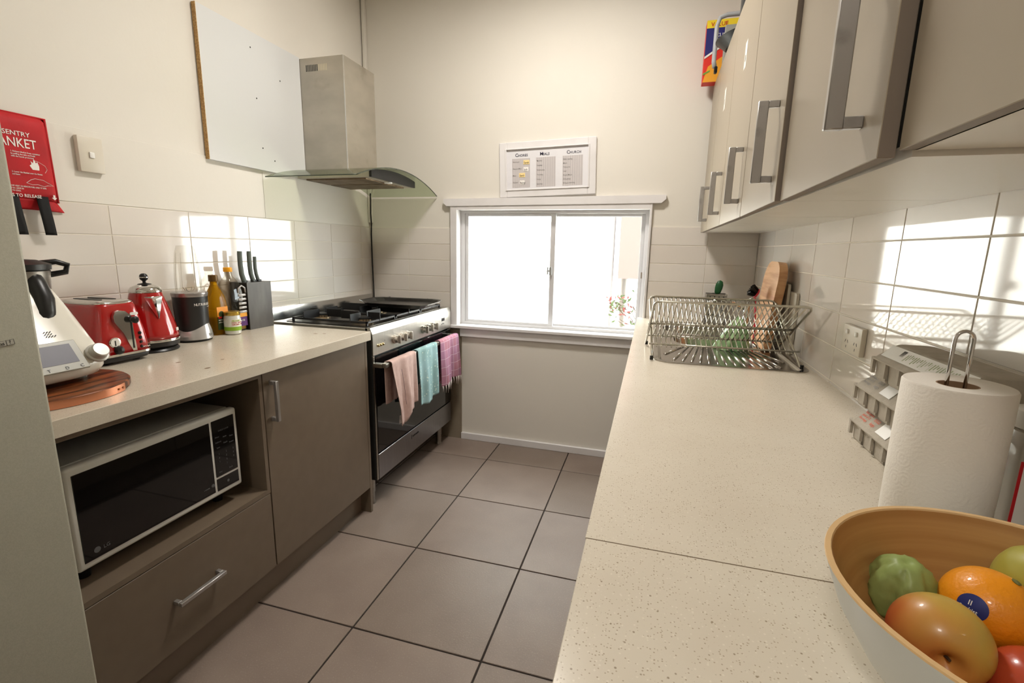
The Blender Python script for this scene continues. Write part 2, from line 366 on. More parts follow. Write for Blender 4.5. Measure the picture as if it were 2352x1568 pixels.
for bi in range(9):
    ax, az = -0.33+0.04*rnd.random(), 1.02+0.05*bi
    pts = [(0.05+0.02*rnd.random(), 0.1*rnd.random(), 0), (0.02, 0.05, 0.7+0.03*bi)] + [(-0.03-0.3*t*(0.55+0.45*rnd.random()), -0.1*t, 0.85+0.05*bi+(0.40-0.06*bi)*t*(0.6+0.4*rnd.random())) for t in (0.35, 0.7, 1.0)]
    MB().tube(pts, 0.004, 5, r2=0.0015).build('branch', STEM, pl)
    for t in range(7):
        c = Vector(pts[2]).lerp(Vector(pts[4]), rnd.random()*1.05)+Vector((rnd.uniform(-.03, .03), rnd.uniform(-.03, .03), rnd.uniform(-.03, .04)))
        a = rnd.uniform(0, 2*PI); dx, dz = math.cos(a), math.sin(a); ln = rnd.uniform(0.012, 0.024)
        q = MB(); q.bm.faces.new([q.bm.verts.new(c+Vector(p)) for p in ((0, 0, 0), (dx*ln-dz*ln*.35, .004, dz*ln+dx*ln*.35), (dx*ln*2, 0, dz*ln*2), (dx*ln+dz*ln*.35, -.004, dz*ln-dx*ln*.35))])
        q.build('leaf', LEAFM[1 if rnd.random() < 0.3 else 0], pl, solid=0.0008)

# ---------------------------------------------------------------- D handle (flat bar)
def d_handle(parent, x_out, x_in, a, b, fixed, vertical=True, wid=0.012, th=0.013, m=HANDLE):
    """flat bar bow handle: bar stands at x_out, its legs reach x_in; a..b is its length (z or y)"""
    q = MB(); h = wid/2; s = 1 if x_in > x_out else -1
    xo0, xo1 = sorted((x_out, x_out+s*th))
    xl0, xl1 = sorted((x_out, x_in))
    if vertical:
        xl0, xl1 = sorted((x_out+s*(th-0.001), x_in)); q.box(xo0, xo1, fixed-h, fixed+h, a, b, 0.0015); h -= 0.0003; q.box(xl0, xl1, fixed-h, fixed+h, a+0.0003, a+0.014, 0.0012); q.box(xl0, xl1, fixed-h, fixed+h, b-0.014, b-0.0003, 0.0012)
    else:
        xl0, xl1 = sorted((x_out+s*(th-0.001), x_in)); q.box(xo0, xo1, a, b, fixed-h, fixed+h, 0.0015); h -= 0.0003; q.box(xl0, xl1, a+0.0003, a+0.012, fixed-h, fixed+h, 0.0012); q.box(xl0, xl1, b-0.012, b-0.0003, fixed-h, fixed+h, 0.0012)
    return q.build('handle', m, parent, smooth=True)

# ---------------------------------------------------------------- left base cabinets
XF = -0.265
c1 = thing('base_cabinet', 'taupe base cabinet with an open microwave niche above a wide drawer', 'cabinet', (0, 0, 0))
Y_0, Y_1 = 0.592, 1.2345
q = MB()
q.box(L+0.002, XF, 1.2205, Y_1, 0.412, 0.836); q.box(L+0.002, XF, Y_0, 0.606, 0.412, 0.836)
q.box(L+0.002, XF, 0.606, 1.2205, 0.412, 0.427); q.box(L+0.002, XF, 0.606, 1.2205, 0.822, 0.836)
q.box(L+0.002, L+0.012, 0.606, 1.2205, 0.427, 0.822); q.box(L+0.03, XF-0.02, Y_0, Y_1-0.002, 0.128, 0.410)
q.build('carcass', LAM, c1)
dw = MB().box(XF-0.018, XF, Y_0, Y_1-0.001, 0.129, 0.409, 0.0008).build('drawer', LAM, c1)
c2 = thing('base_cabinet', 'taupe base cabinet with one door and a bar handle, left of the cooker', 'cabinet', (0, 0, 0))
MB().box(L+0.002, XF-0.0185, 1.2375, 1.8300, 0.128, 0.836).build('carcass', LAM, c2)
do = MB().box(XF-0.018, XF, 1.2385, 1.8300, 0.129, 0.836, 0.0008).build('door', LAM, c2)
MB().box(L+0.002, XF, 1.8315, 1.8475, 0.0, 0.838, 0.0008).build('end_panel', LAM, c2)
d_handle(dw, -0.233, XF, 0.861, 1.009, 0.2710, vertical=False)
d_handle(do, -0.233, XF, 0.662, 0.804, 1.2680, vertical=True)
MB().box(-0.337, -0.3187, 0.592, 1.8310, 0.0, 0.127).build('kick_board', LAMD, c2)

# ---------------------------------------------------------------- left worktop
wt = thing('worktop', 'speckled cream quartz worktop on the left, ending at the cooker', 'worktop', (0, 0, 0))
MB().box(L, -0.242, 0.592, 1.8480, 0.840, 0.880, 0.0015, 2).build('slab', QUARTZ, wt)
STAIN = mat('brown_stain', (112, 90, 66), 0.6)
for x, y, a, b in ((-.478, 1.125, .006, .009), (-.333, 1.101, .007, .011), (-.387, 1.205, .004, .008), (-.4236, 1.71, .011, .006), (-.390, 1.724, .010, .006)):
    MB().lathe([(1, 0), (0.9, 0.0004)], n=14, sx=a, sy=b).build('stain', STAIN, wt, loc=(x, y, 0.8797))

# ---------------------------------------------------------------- right worktop, sink hole, base cabinets
wt2 = thing('worktop', 'long speckled cream quartz worktop on the right, with a sink and a seam', 'worktop', (0, 0, 0))
SX0, SX1, SY0, SY1 = 0.992, 1.432, 1.715, 2.700
q = MB(); yj = 0.5790
q.box(0.885, SX0, yj+0.0005, WY, 0.840, ZC); q.box(SX1, RW, yj+0.0005, WY, 0.840, ZC)
q.box(SX0, SX1, yj+0.0005, SY0, 0.840, ZC); q.box(SX0, SX1, SY1, WY, 0.840, ZC)
bmesh.ops.remove_doubles(q.bm, verts=q.bm.verts, dist=1e-5)
q.build('slab', QUARTZ, wt2)
MB().box(0.886, RW, -0.60, yj-0.0005, 0.840, ZC-0.0003, 0.0008).build('slab', QUARTZ, wt2)
MB().box(0.887, RW, yj-0.0007, yj+0.0007, 0.842, ZC-0.0006).build('seam', STAIN, wt2)
bc = None; edges = [-0.60, 0.02, 0.64, 1.26, 1.88, 2.50, 2.815]
names = ['nearest', 'second', 'third', 'fourth', 'fifth', 'narrow last']
for i in range(6):
    a, b = edges[i], edges[i+1]
    t = thing('base_cabinet', 'taupe base cabinet under the right worktop, %s from the camera' % names[i], 'cabinet', (0, a, 0))
    w_ = b-a-0.002; zt_ = 0.838 if not (a < SY1 and b > SY0) else 0.70
    MB().box(0.93, RW-0.002, 0, w_, 0.12, zt_).build('carcass', LAM, t)
    d0 = MB().box(0.912, 0.9295, 0.001, w_-0.001, 0.125, 0.832, 0.001).build('door', LAM, t)
    d_handle(d0, 0.880, 0.912, 0.64, 0.79, 0.06, vertical=True)
    MB().box(0.965, 0.98, 0, w_, 0, 0.12).build('kick_board', LAMD, t)

# sink
sk = thing('sink', 'stainless steel inset sink with two bowls and a fan ribbed drainer', 'sink', (0, 0, ZC))
q = MB()
# rim and drainer deck as quads between rounded outlines
O = rrect(0.972, 1.462, 1.682, 2.722, 0.055, 8); I = rrect(0.988, 1.446, 1.698, 2.706, 0.045, 8)
D = rrect(1.000, 1.432, 1.712, 2.692, 0.040, 8)
q.rings([[(x, y, 0.0003) for x, y in O], [(x, y, 0.003) for x, y in O], [(x, y, 0.0035) for x, y in I], [(x, y, -0.006) for x, y in D]], True, False, False)
q.build('rim', SINKM, sk, smooth=True)
# deck with two bowl openings: filled with a triangulated net
def deck(outer, holes, z):
    bm = bmesh.new(); E = []
    for poly in [outer]+holes:
        vs = [bm.verts.new((x, y, z)) for x, y in poly]; E += [bm.edges.new((vs[i], vs[(i+1) % len(vs)])) for i in range(len(vs))]
    bmesh.ops.triangle_fill(bm, edges=E, use_beauty=True)
    return bm
H1 = rrect(1.06, 1.385, 2.085, 2.335, 0.09, 8); H2 = rrect(1.02, 1.41, 2.385, 2.665, 0.11, 8)
q = MB(); q.bm.free(); q.bm = deck(D, [H1, H2], -0.006); q.build('drainer', SINKM, sk)
def bowl_(H, dep, nm):
    cx = sum(p[0] for p in H)/len(H); cy = sum(p[1] for p in H)/len(H)
    sc_ = lambda f: [(cx+(x-cx)*f, cy+(y-cy)*f) for x, y in H]
    q = MB(); q.rings([[(x, y, z) for x, y in sc_(f)] for f, z in ((1, -0.006), (0.985, -0.012), (0.95, -dep+0.02), (0.90, -dep+0.004), (0.8, -dep), (0.12, -dep-0.003))], True, False, True)
    q.build(nm, SINKM, sk, smooth=True)
    MB().lathe([(0.038, 0), (0.036, 0.002), (0.02, 0.002), (0.018, 0)], cx, cy, -dep+0.001, n=20).build('waste', CHAR, sk, smooth=True)
bowl_(H1, 0.13, 'bowl'); bowl_(H2, 0.15, 'bowl')
for i in range(15):
    t = i/14; a = Vector((1.09+0.265*t, 2.055-0.02*abs(t-.5)*2, -0.0055)); b = Vector((1.015+0.402*t, 1.735+0.06*(abs(t-.5)*2)**4, -0.0055))
    if t in (0, 1): b.y += 0.06
    MB().tube([a, b], 0.0048, 6, flat=0.9).build('rib', SINKM, sk, smooth='all')

# mixer tap between the bowls, at the wall side
tp = thing('tap', 'chrome mixer tap behind the drying rack', 'tap', (1.372, 2.36, ZC-0.006))
MB().lathe([(0.024, 0), (0.024, 0.006), (0.018, 0.01), (0.018, 0.145), (0.016, 0.155), (0.004, 0.16)], n=20).build('body', CHROME, tp, smooth=True)
MB().tube([(-0.01, 0, 0.13), (-0.06, 0, 0.158), (-0.13, -0.01, 0.170), (-0.17, -0.015, 0.150)], 0.0095, 10).build('spout', CHROME, tp, smooth='all')
MB().tube([(0, 0, 0.158), (0.0, 0.0, 0.172), (0.01, -0.045, 0.188)], 0.005, 8).build('lever', CHROME, tp, smooth='all')

# ---------------------------------------------------------------- wall cabinets on the right
EDGE_SHADE = mat('taupe_edge_shade', (128, 115, 102), 0.5)  # door edge laminate, darkened: shade away from the window painted into its colour
ZB0, ZB1, XD = 1.3570, 2.077, 1.180
WEDG = [2.790, 2.490, 2.030, 1.565, 1.100, 0.630, 0.150]
wn_ = ['narrow wall cabinet at the window wall', 'wall cabinet second from the window wall', 'wall cabinet third from the window wall', 'wall cabinet fourth from the window wall, its door slightly ajar', 'wall cabinet with its door ajar, second nearest the camera', 'nearest wall cabinet, its door set back beside the open door edge']
for i in range(6):
    y1, y0 = WEDG[i], WEDG[i+1]
    t = thing('wall_cabinet', 'taupe ' + wn_[i], 'cabinet', (0, y0, 0))
    wd = y1-y0-0.003
    zb = ZB0 if i < 5 else 1.363
    q = MB(); q.box(XD+0.020, RW-0.001, 0, 0.016, zb, ZB1); q.box(XD+0.020, RW-0.001, wd-0.016, wd, zb, ZB1)
    q.box(XD+0.020, RW-0.001, 0.016, wd-0.016, zb, zb+0.016); q.box(XD+0.020, RW-0.001, 0.016, wd-0.016, ZB1-0.016, ZB1)
    q.box(RW-0.006, RW-0.001, 0.016, wd-0.016, zb+0.016, ZB1-0.016); q.build('carcass', MELA, t)
    dd = MB().box(0, 0.017, -wd+0.002, -0.001, 0, ZB1-zb, 0.0008).build('door', [LAMT, EDGE_SHADE], t)
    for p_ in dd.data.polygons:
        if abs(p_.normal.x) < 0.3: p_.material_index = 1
    xd = XD + (0.006 if i == 5 else 0)
    dd.location = (xd, wd, zb)
    ang = {3: 0.020, 4: 0.024}.get(i, 0.0)
    dd.rotation_euler = (0, 0, -ang)
    hy = -wd+0.062 if i else -wd+0.045
    hb = 0.043
    d_handle(dd, -0.040, 0.0, hb, hb+0.162, hy, vertical=True, wid=0.011, th=0.020)
    if 1 <= i <= 3:
        yy = -wd*0.55; zz = 0.50
        MB().box(-0.0006, 0, yy-0.02, yy+0.02, zz-0.035, zz+0.045).build('sticker', PAPER, dd)
        text('8', 0.03, (-0.0008, yy+0.008, zz-0.015), (0, -1, 0), (0, 0, 1), GREYT, dd, depth=0.0001)

# ---------------------------------------------------------------- things on top of the far wall cabinet
ZTOP = ZB1
YEL = mat('yellow_card', (236, 208, 40), 0.5); BLU = mat('blue_card', (34, 34, 110), 0.5); ORG = mat('orange_card', (232, 160, 40), 0.5); RDC = mat('red_card', (222, 48, 32), 0.5)
bx = thing('carton', 'yellow, blue and red printed carton standing on top of the far wall cabinet', 'box', (1.1185, 2.715, ZTOP))
MB().box(0, 0.16, 0.002, 0.065, 0, 0.275).build('body', RDC, bx)
MB().prism([(0, 0.24), (0.16, 0.24), (0.16, 0.275), (0, 0.275)], 0.002, 'y', 0).build('print_panel', YEL, bx)
MB().prism([(0, 0.115), (0.10, 0.178), (0.16, 0.19), (0.16, 0.24), (0, 0.24)], 0.002, 'y', 0).build('print_panel', BLU, bx)
MB().prism([(0.0, 0.0), (0.14, 0.0), (0.15, 0.07), (0.08, 0.11), (0.02, 0.07)], 0.0015, 'y', 0.0003).build('print_panel', ORG, bx)
MB().prism([(0.0, 0.032), (0.03, 0.046), (0.03, 0.054), (0.0, 0.040)], 0.0022, 'y', -0.0006).build('print_panel', mat('green_card', (110, 160, 60), 0.5), bx)
MB().prism([(0, 0.105), (0.10, 0.168), (0.10, 0.178), (0, 0.115)], 0.0022, 'y', -0.0006).build('print_panel', WHT, bx)
text('VALUE', 0.026, (0.018, -0.0006, 0.247), (1, 0, 0), (0, 0, 1), REDT, bx)
text('CLING', 0.022, (0.045, -0.0006, 0.200), (1, 0, 0), (0, 0, 1), WHT, bx)
st_ = thing('step_stool', 'folded step stool with a rounded grey tube frame on the wall cabinet tops', 'stool', (1.16, 2.60, ZTOP))
MB().tube([(0.0, 0, 0.025), (-0.006, 0, 0.05), (-0.006, 0, 0.20), (0.005, 0, 0.235), (0.035, 0, 0.245), (0.25, 0, 0.245), (0.28, 0, 0.23), (0.285, 0, 0.05), (0.28, 0, 0.012)], 0.010, 10).build('frame', mat('light_grey_tube', (168, 170, 172), 0.4), st_, smooth='all')
MB().box(0.03, 0.26, -0.012, 0.008, 0.03, 0.20, 0.004).build('tread', GREYP, st_)
MB().box(-0.002, 0.012, -0.012, 0.012, 0, 0.028, 0.003).build('foot', BLACK, st_); MB().box(0.27, 0.29, -0.012, 0.012, 0, 0.02, 0.003).build('foot', BLACK, st_)
NAVY = mat('dark_pan_enamel', (28, 32, 36), 0.35)
fpn = thing('frying_pan', 'dark frying pan tilted over the edge of the wall cabinet top', 'pan', (1.265, 2.35, ZTOP+0.018))
q = MB(); q.lathe([(0.09, 0), (0.125, 0.035), (0.128, 0.036), (0.123, 0.036), (0.088, 0.004)], n=32); q.build('pan_body', BLACK, fpn, smooth=True)
MB().tube([(0.12, 0.02, 0.035), (0.18, 0.04, 0.05), (0.19, 0.12, 0.055)], 0.008, 8).build('handle', BLACK, fpn, smooth='all')
fpn.rotation_euler = (0, -0.10, 0)
pt = thing('stock_pot', 'dark blue enamel stock pot on top of the wall cabinets', 'pot', (1.30, 2.02, ZTOP))
MB().lathe([(0.115, 0), (0.12, 0.01), (0.12, 0.26), (0.126, 0.262), (0.126, 0.27), (0.118, 0.27)], n=36, cap1=False).build('pot_body', NAVY, pt, smooth=True)
MB().tube([(-0.118, -0.03, 0.2), (-0.145, -0.02, 0.205), (-0.145, 0.02, 0.205), (-0.118, 0.03, 0.2)], 0.006, 8).build('handle', BLACK, pt, smooth='all')
MB().lathe([(0.126, 0.271), (0.12, 0.28), (0.03, 0.302), (0.0, 0.303)], n=36, cap1=False).build('lid', CHROME, pt, smooth=True)
cr = thing('crate', 'blue and white plastic crate on the wall cabinets behind the stock pot', 'crate', (1.2, 1.70, ZTOP))
BLUP = mat('blue_plastic', (40, 90, 190), 0.4)
q = MB(); q.box(0, 0.24, 0, 0.006, 0, 0.16, 0.001); q.box(0, 0.24, 0.164, 0.17, 0, 0.16, 0.001); q.box(0, 0.006, 0.006, 0.164, 0, 0.16, 0.001); q.box(0.234, 0.24, 0.006, 0.164, 0, 0.16, 0.001); q.box(0.006, 0.234, 0.006, 0.164, 0, 0.006)
q.build('crate_body', WHITEP, cr); q = MB(); q.box(-0.004, 0.244, -0.004, 0.0, 0.14, 0.16); q.box(-0.004, 0.0, 0.0, 0.17, 0.14, 0.16); q.build('rim', BLUP, cr)

# ---------------------------------------------------------------- range hood
hd = thing('range_hood', 'stainless steel chimney range hood with a curved glass canopy', 'range hood', (0, 0, 0))
XH, HY0, HY1 = -0.573, 2.216, 2.488
q = MB(); q.box(L-0.002, XH, HY0, HY1, 1.610, 2.167); ch = q.build('chimney', STEELH, hd)
MB().box(XH-0.003, XH+0.0015, HY0-0.0015, HY0+0.004, 1.62, 2.166).build('corner_seam', CHROME, ch)
for k_ in range(14):
    MB().box(-0.79+0.009*k_, -0.786+0.009*k_, HY0-0.0008, HY0+0.001, 2.105, 2.135).build('vent_slot', CHAR if k_ < 8 else mat('slot_light', (206, 196, 170), 0.5), ch)
def canz(y): t = (y-2.375)/0.4475; return 1.648-0.082*t*t
NY = 24; Yc = [1.93+0.89*i/NY for i in range(NY+1)]
q = MB()
xf_ = lambda y: -0.335-0.03*((y-1.93)/0.89)
q.rings([[(L+0.017, y, canz(y)-0.006) for y in Yc]+[(L+0.017, y, canz(y)) for y in reversed(Yc)], [(xf_(y), y, canz(y)-0.006) for y in Yc]+[(xf_(y), y, canz(y)) for y in reversed(Yc)]])
q.build('glass_canopy', HOODG, hd)
EDG = mat('dark_glass_edge', (58, 66, 56), 0.25)
q = MB(); q.tube([(xf_(y)+0.0015, y, canz(y)-0.003) for y in Yc], 0.0022, 6); q.tube([(L+0.017, 1.929, canz(1.93)-0.003), (xf_(1.93), 1.929, canz(1.93)-0.003)], 0.0022, 6)
q.build('glass_edge', EDG, hd, smooth='all')
Yb = [2.15+0.45*i/14 for i in range(15)]
q = MB(); ring = lambda x, top: [(x, y, 1.586-0.012*((y-2.375)/0.225)**2*0) for y in Yb]+[(x, y, canz(y)-0.0075) for y in reversed(Yb)]
q.rings([ring(L+0.0165, 1), ring(-0.412, 1)]); q.build('body', STEELH, hd)
q = MB(); q.rings([ring(-0.411, 1), ring(-0.398, 1)]); q.build('front_fascia', BLACK, hd)
for a, b in ((2.18, 2.365), (2.38, 2.565)):
    fo = MB().box(-0.80, -0.45, a, b, 1.580, 1.586, 0.001).build('grease_filter', noise_mix(mat('greasy_filter', (126, 108, 86), 0.45, 0.8), (92, 72, 52), 20, 5), hd)
MB().lathe([(0.022, 0), (0.02, -0.004)], -0.43, 2.36, 1.586, n=16).build('hood_lamp', WHITEP, hd)

cd = MB().tube([(-0.8150, 2.797, 1.585), (-0.8140, 2.797, 1.55), (-0.8170, 2.796, 1.46), (-0.8150, 2.797, 1.40), (-0.8230, 2.804, 1.33), (-0.8240, 2.806, 1.15), (-0.8215, 2.806, 0.97), (-0.821, 2.806, 0.70)], 0.0042, 8).build('power_cord', BLACK, smooth='all')
cd.parent = hd

# white backing board
bb = thing('backing_board', 'white laminated board with a raw chipboard edge fixed left of the range hood', 'board', (0, 0, 0))
CHIP = noise_mix(mat('raw_chipboard', (196, 160, 108), 0.9), (160, 120, 72), 160, 3, 0.4, 0.6, 0.8, bump=0.4, bump_scale=120)
MB().box(L-0.003, L+0.015, 1.6385, 2.2145, 1.592, 2.172).build('panel', mat('white_laminate', (216, 217, 216), 0.4), bb)
MB().box(L-0.003, L+0.015, 1.6360, 1.6385, 1.592, 2.172).build('raw_edge', CHIP, bb)
for y, z in ((1.90, 2.105), (1.915, 1.90), (1.93, 1.69), (2.0, 1.645), (2.07, 2.02)):
    MB().cyl((L+0.0148, y, z), (L+0.0165, y, z), 0.003, 10).build('screw', CHAR, bb)

# ---------------------------------------------------------------- switch, blanket, board on the far wall
sw = thing('wall_switch', 'cream wall switch plate on the left wall above the tiles', 'switch', (L-0.003, 1.192, 1.527), 0)
MB().box(0, 0.018, -0.037, 0.037, -0.055, 0.055, 0.003, 2).build('plate', WHITED, sw, smooth=True)
MB().box(0.018, 0.0225, -0.008, 0.007, -0.010, 0.008, 0.002, 2).build('rocker', WHITEP, sw, smooth=True)

fb = thing('fire_blanket', 'red fire blanket pouch with white print hanging left of the switch', 'fire blanket', (L-0.002, 0.99, 1.475))
RFAB = noise_mix(mat('red_fabric', (190, 14, 24), 0.65), (150, 8, 16), 12, 4, 0.35, 0.7, 0.6, bump=0.3, bump_scale=60)
def pouch(u, v):
    y = -0.088+0.176*u; z = 0.133-0.245*v
    puff = 0.024*max(0, 1-abs(2*u-1)**12)*max(0, 1-abs(2*v-1)**12)
    return (0.004+puff, y+0.003*v, z)
q = MB(); q.grid(pouch, 16, 20); q.build('pouch', RFAB, fb, smooth='all', solid=0.004)
q = MB(); q.grid(lambda u, v: (0.006+0.014*(1-abs(2*u-1)**3)*(1-v*.6), -0.088+0.176*u+0.018*v*(2*u-1), -0.108-0.030*v+0.004*math.sin(u*PI)), 16, 5); q.build('flap', RFAB, fb, smooth='all', solid=0.004)
MB().tube([(0.008, -0.086, 0.13), (0.008, 0.089, 0.132), (0.008, 0.092, -0.11)], 0.004, 6).build('piping', RFAB, fb, smooth='all')
STRAP = mat('black_webbing', (16, 16, 16), 0.8)
for yy in (-0.028, 0.043):
    q = MB(); q.grid(lambda u, v: (0.026+0.016*math.sin(v*2.2)-0.012*v, yy-0.0145+0.029*u+0.018*v*v-0.01*v, -0.095-0.112*v), 3, 10); q.build('pull_strap', STRAP, fb, smooth='all', solid=0.002)
MB().lathe([(0.006, 0), (0.006, 0.002), (0.003, 0.003)], n=14).rot(Matrix.Rotation(PI/2, 4, 'Y')).build('eyelet', mat('brass', (150, 120, 50), 0.3, 1), fb, loc=(0.006, 0.008, 0.122))
XT = 0.0302
P_ = lambda y, z: (XT, y, z)
text('SENTRY', 0.018, P_(-0.030, 0.068), (0, 1, 0), (0, 0, 1), WHT, fb)
text('BLANKET', 0.036, P_(-0.070, 0.037), (0, 1, 0), (0, 0, 1), WHT, fb, width=0.76)
for k_, s_ in enumerate(('1. Release blanket from container', 'by pulling the tabs and hold', 'with the hands protected')): text(s_, 0.0060, P_(-0.018, 0.022-0.0065*k_), (0, 1, 0), (0, 0, 1), WHT, fb, width=0.85)
for k_, s_ in enumerate(('2. Lower the blanket over the flames', 'and leave')): text(s_, 0.0060, P_(-0.022, -0.034-0.0065*k_), (0, 1, 0), (0, 0, 1), WHT, fb, width=0.8)
for k_, s_ in enumerate(('TURN OFF HEAT OR REMOVE FUEL ONLY IF SAFE', 'TO DO SO. LEAVE IN', 'PLACE TO COOL')): text(s_, 0.0058, P_(-0.042, -0.073-0.0065*k_), (0, 1, 0), (0, 0, 1), WHT, fb, width=0.75)
text('PULL TABS TO RELEASE', 0.0130, P_(-0.078, -0.101), (0, 1, 0), (0, 0, 1), WHT, fb, width=0.86)
MB().prism([(0.069, -0.088), (0.074, -0.088), (0.074, -0.096), (0.078, -0.096), (0.0715, -0.103), (0.065, -0.096), (0.069, -0.096)], 0.0006, 'x', XT).build('printed_arrow', WHT, fb)
MB().prism([(0.028, -0.021), (0.022, -0.010), (0.027, -0.006), (0.026, 0.003), (0.031, -0.003), (0.034, 0.010), (0.038, -0.002), (0.042, 0.002), (0.045, -0.010), (0.044, -0.021)], 0.0006, 'x', XT).build('printed_flame', WHT, fb)
MB().tube([(XT, y, z) for y, z in ((0.008, -0.060), (0.02, -0.050), (0.03, -0.046), (0.05, -0.048), (0.06, -0.054), (0.075, -0.062), (0.06, -0.062), (0.05, -0.066), (0.035, -0.062), (0.022, -0.064), (0.008, -0.060))], 0.0006, 4).build('printed_outline', WHT, fb)
MB().tube([(XT, y, z) for y, z in ((0.032, 0.006), (0.045, 0.003), (0.06, -0.006), (0.064, -0.016), (0.058, -0.026))], 0.0005, 4).build('printed_outline', WHT, fb)

nbd = thing('notice_board', 'white framed notice board with three handwritten paper lists above the window', 'notice board', (0.3245, WY+0.004, 1.711))
nbd.rotation_euler = (0, math.radians(-1.6), 0)
W2, H2_ = 0.282, 0.153
q = MB(); 
for a in ((-W2, -W2+0.045, -H2_, H2_), (W2-0.045, W2, -H2_, H2_), (-W2+0.045, W2-0.045, -H2_, -H2_+0.042), (-W2+0.045, W2-0.045, H2_-0.042, H2_)): q.box(a[0], a[1], -0.016, 0, a[2], a[3], 0.003)
q.build('frame', TRIM, nbd)
q = MB()
for a in ((-W2+0.036, -W2+0.044, -H2_+0.036, H2_-0.036), (W2-0.044, W2-0.036, -H2_+0.036, H2_-0.036), (-W2+0.044, W2-0.044, -H2_+0.036, -H2_+0.043), (-W2+0.044, W2-0.044, H2_-0.043, H2_-0.036)): q.box(a[0], a[1], -0.021, -0.014, a[2], a[3], 0.002)
q.build('bead', TRIM, nbd)
MB().box(-W2+0.043, W2-0.043, -0.010, -0.006, -H2_+0.041, H2_-0.041).build('backing_sheet', mat('board_white', (222, 220, 222), 0.35), nbd)
LP = mat('lined_paper', (196, 190, 188), 0.7); LNE = mat('paper_line', (160, 152, 158), 0.7)
NOTE = mat('yellow_note', (240, 214, 150), 0.6)
yb = -0.0103
cols = [('CHORES', -0.205, -0.098), ('MEALS', -0.062, 0.052), ('CHURCH', 0.092, 0.207)]
for ci, (ttl, a, b) in enumerate(cols):
    zt, zb_ = 0.062, -0.100
    pp = MB().box(a, b, yb-0.0006, yb, zb_, zt).build('paper', LP, nbd)
    for k_ in range(9): x = a+(b-a)*(k_+0.5)/9; MB().box(x-0.0006, x+0.0006, yb-0.0009, yb-0.0006, zb_, zt).build('rule_line', LNE, pp)
    text(ttl[0], 0.026, ((a+b)/2-0.035, yb-0.0003, zt+0.010), (1, 0, 0), (0, 0, 1), INK, nbd); text(ttl[1:], 0.019, ((a+b)/2-0.018, yb-0.0003, zt+0.010), (1, 0, 0), (0, 0, 1), INK, nbd)
    rows = [['Bathroom', 'Vacuum/Mop', 'Mow', 'Kitchen'], ['Monday', 'Tuesday', 'Wednesday', 'Thursday', 'Friday', 'Saturday'], ['Bible reading', 'Music', 'Welcome', 'Lead', 'Prayer/Music', 'Kids group', 'Bring to morning']][ci]
    for k_, s_ in enumerate(rows): text(s_, 0.011, (a+0.004, yb-0.0008, zt-0.022-k_*(0.038 if ci == 0 else 0.0255 if ci == 1 else 0.0215)), (1, 0, 0), (0, 0, 1), INKG, pp, depth=0.0001, width=0.9)
for s_, x, z, m_ in (('Sarah', -0.137, 0.038, NOTE), ('Jack', -0.137, 0.000, WHT), ('Sarah', -0.163, -0.032, NOTE), ('Bailey', -0.160, -0.073, WHT)):
    nt = MB().box(x, x+(0.036 if m_ is NOTE else 0.030), yb-0.0022, yb-0.0008, z-0.010, z+0.013).build('magnet', m_, nbd); text(s_, 0.016, (x+0.003, yb-0.0022, z-0.006), (1, 0, 0), (0, 0, 1), BLACK, nt, depth=0.0001, width=0.85)

# ---------------------------------------------------------------- power outlets
po = thing('power_outlet', 'double power outlet on the right tiled wall', 'outlet', (RW, 1.437, 1.036))
MB().box(-0.013, 0, -0.060, 0.060, -0.036, 0.036, 0.003, 2).build('plate', WHITED, po, smooth=True)
for yy in (-0.03, 0.028):
    MB().box(-0.017, -0.012, yy-0.006, yy+0.006, 0.012, 0.024, 0.0015).build('rocker', WHITEP, po)
    for a, dx in ((0.5, 0.008), (-0.5, -0.008)):
        MB().box(-0.0135, -0.0128, yy+dx-0.001, yy+dx+0.001, -0.012, -0.004, rot=Matrix.Rotation(a, 4, 'X'), ctr=Vector((0, yy+dx, -0.008))).build('socket_slot', CHAR, po)
    MB().box(-0.0135, -0.0128, yy-0.001, yy+0.001, -0.026, -0.019).build('socket_slot', CHAR, po)

# ---------------------------------------------------------------- gas cooker
ck = thing('gas_cooker', 'freestanding stainless steel gas cooker with a glass oven door and six knobs', 'cooker', (0, 0, 0))
CY0, CY1, CXF, CXB = 1.893, 2.786, -0.262, L+0.012
MB().box(CXB, -0.285, CY0+0.004, CY1-0.004, 0.135, 0.862).build('body', BLACK, ck)
HOB = steel('hob_steel', (186, 184, 178), 0.25)
MB().box(CXB, -0.287, CY0, CY1, 0.862, 0.884, 0.002).build('hob_plate', HOB, ck)
PAN = noise_mix(mat('hob_well', (44, 43, 42), 0.3, 0.6), (70, 66, 60), 14, 4)
q = MB(); O1 = rrect(CXB+0.055, -0.300, CY0+0.030, CY1-0.030, 0.03, 4); I1 = rrect(CXB+0.066, -0.311, CY0+0.041, CY1-0.041, 0.025, 4)
q.rings([[(x, y, 0.8845) for x, y in O1], [(x, y, 0.8865) for x, y in O1], [(x, y, 0.8850) for x, y in I1]], True, False, True); q.build('hob_well', PAN, ck)
CP = steel('control_panel_steel', (212, 208, 200), 0.28, (1, 60, 1))
MB().prism([(-0.285, 0.756), (CXF, 0.756), (CXF, 0.857), (-0.274, 0.8845), (-0.300, 0.8845)], CY1-CY0, 'y', CY0).build('control_panel', CP, ck)
MB().box(CXB, -0.268, CY0-0.001, CY0+0.003, 0.135, 0.8615).build('side_trim', CHAR, ck)
MB().box(-0.287, CXF-0.001, CY0, CY0+0.013, 0.136, 0.752, 0.001).build('side_trim', STEEL, ck)
dd = MB().box(-0.284, CXF+0.002, CY0+0.014, CY1-0.006, 0.272, 0.746, 0.002).build('oven_door', BLACKG, ck)
STD = steel('drawer_steel', (150, 148, 150), 0.3, (1, 60, 1))
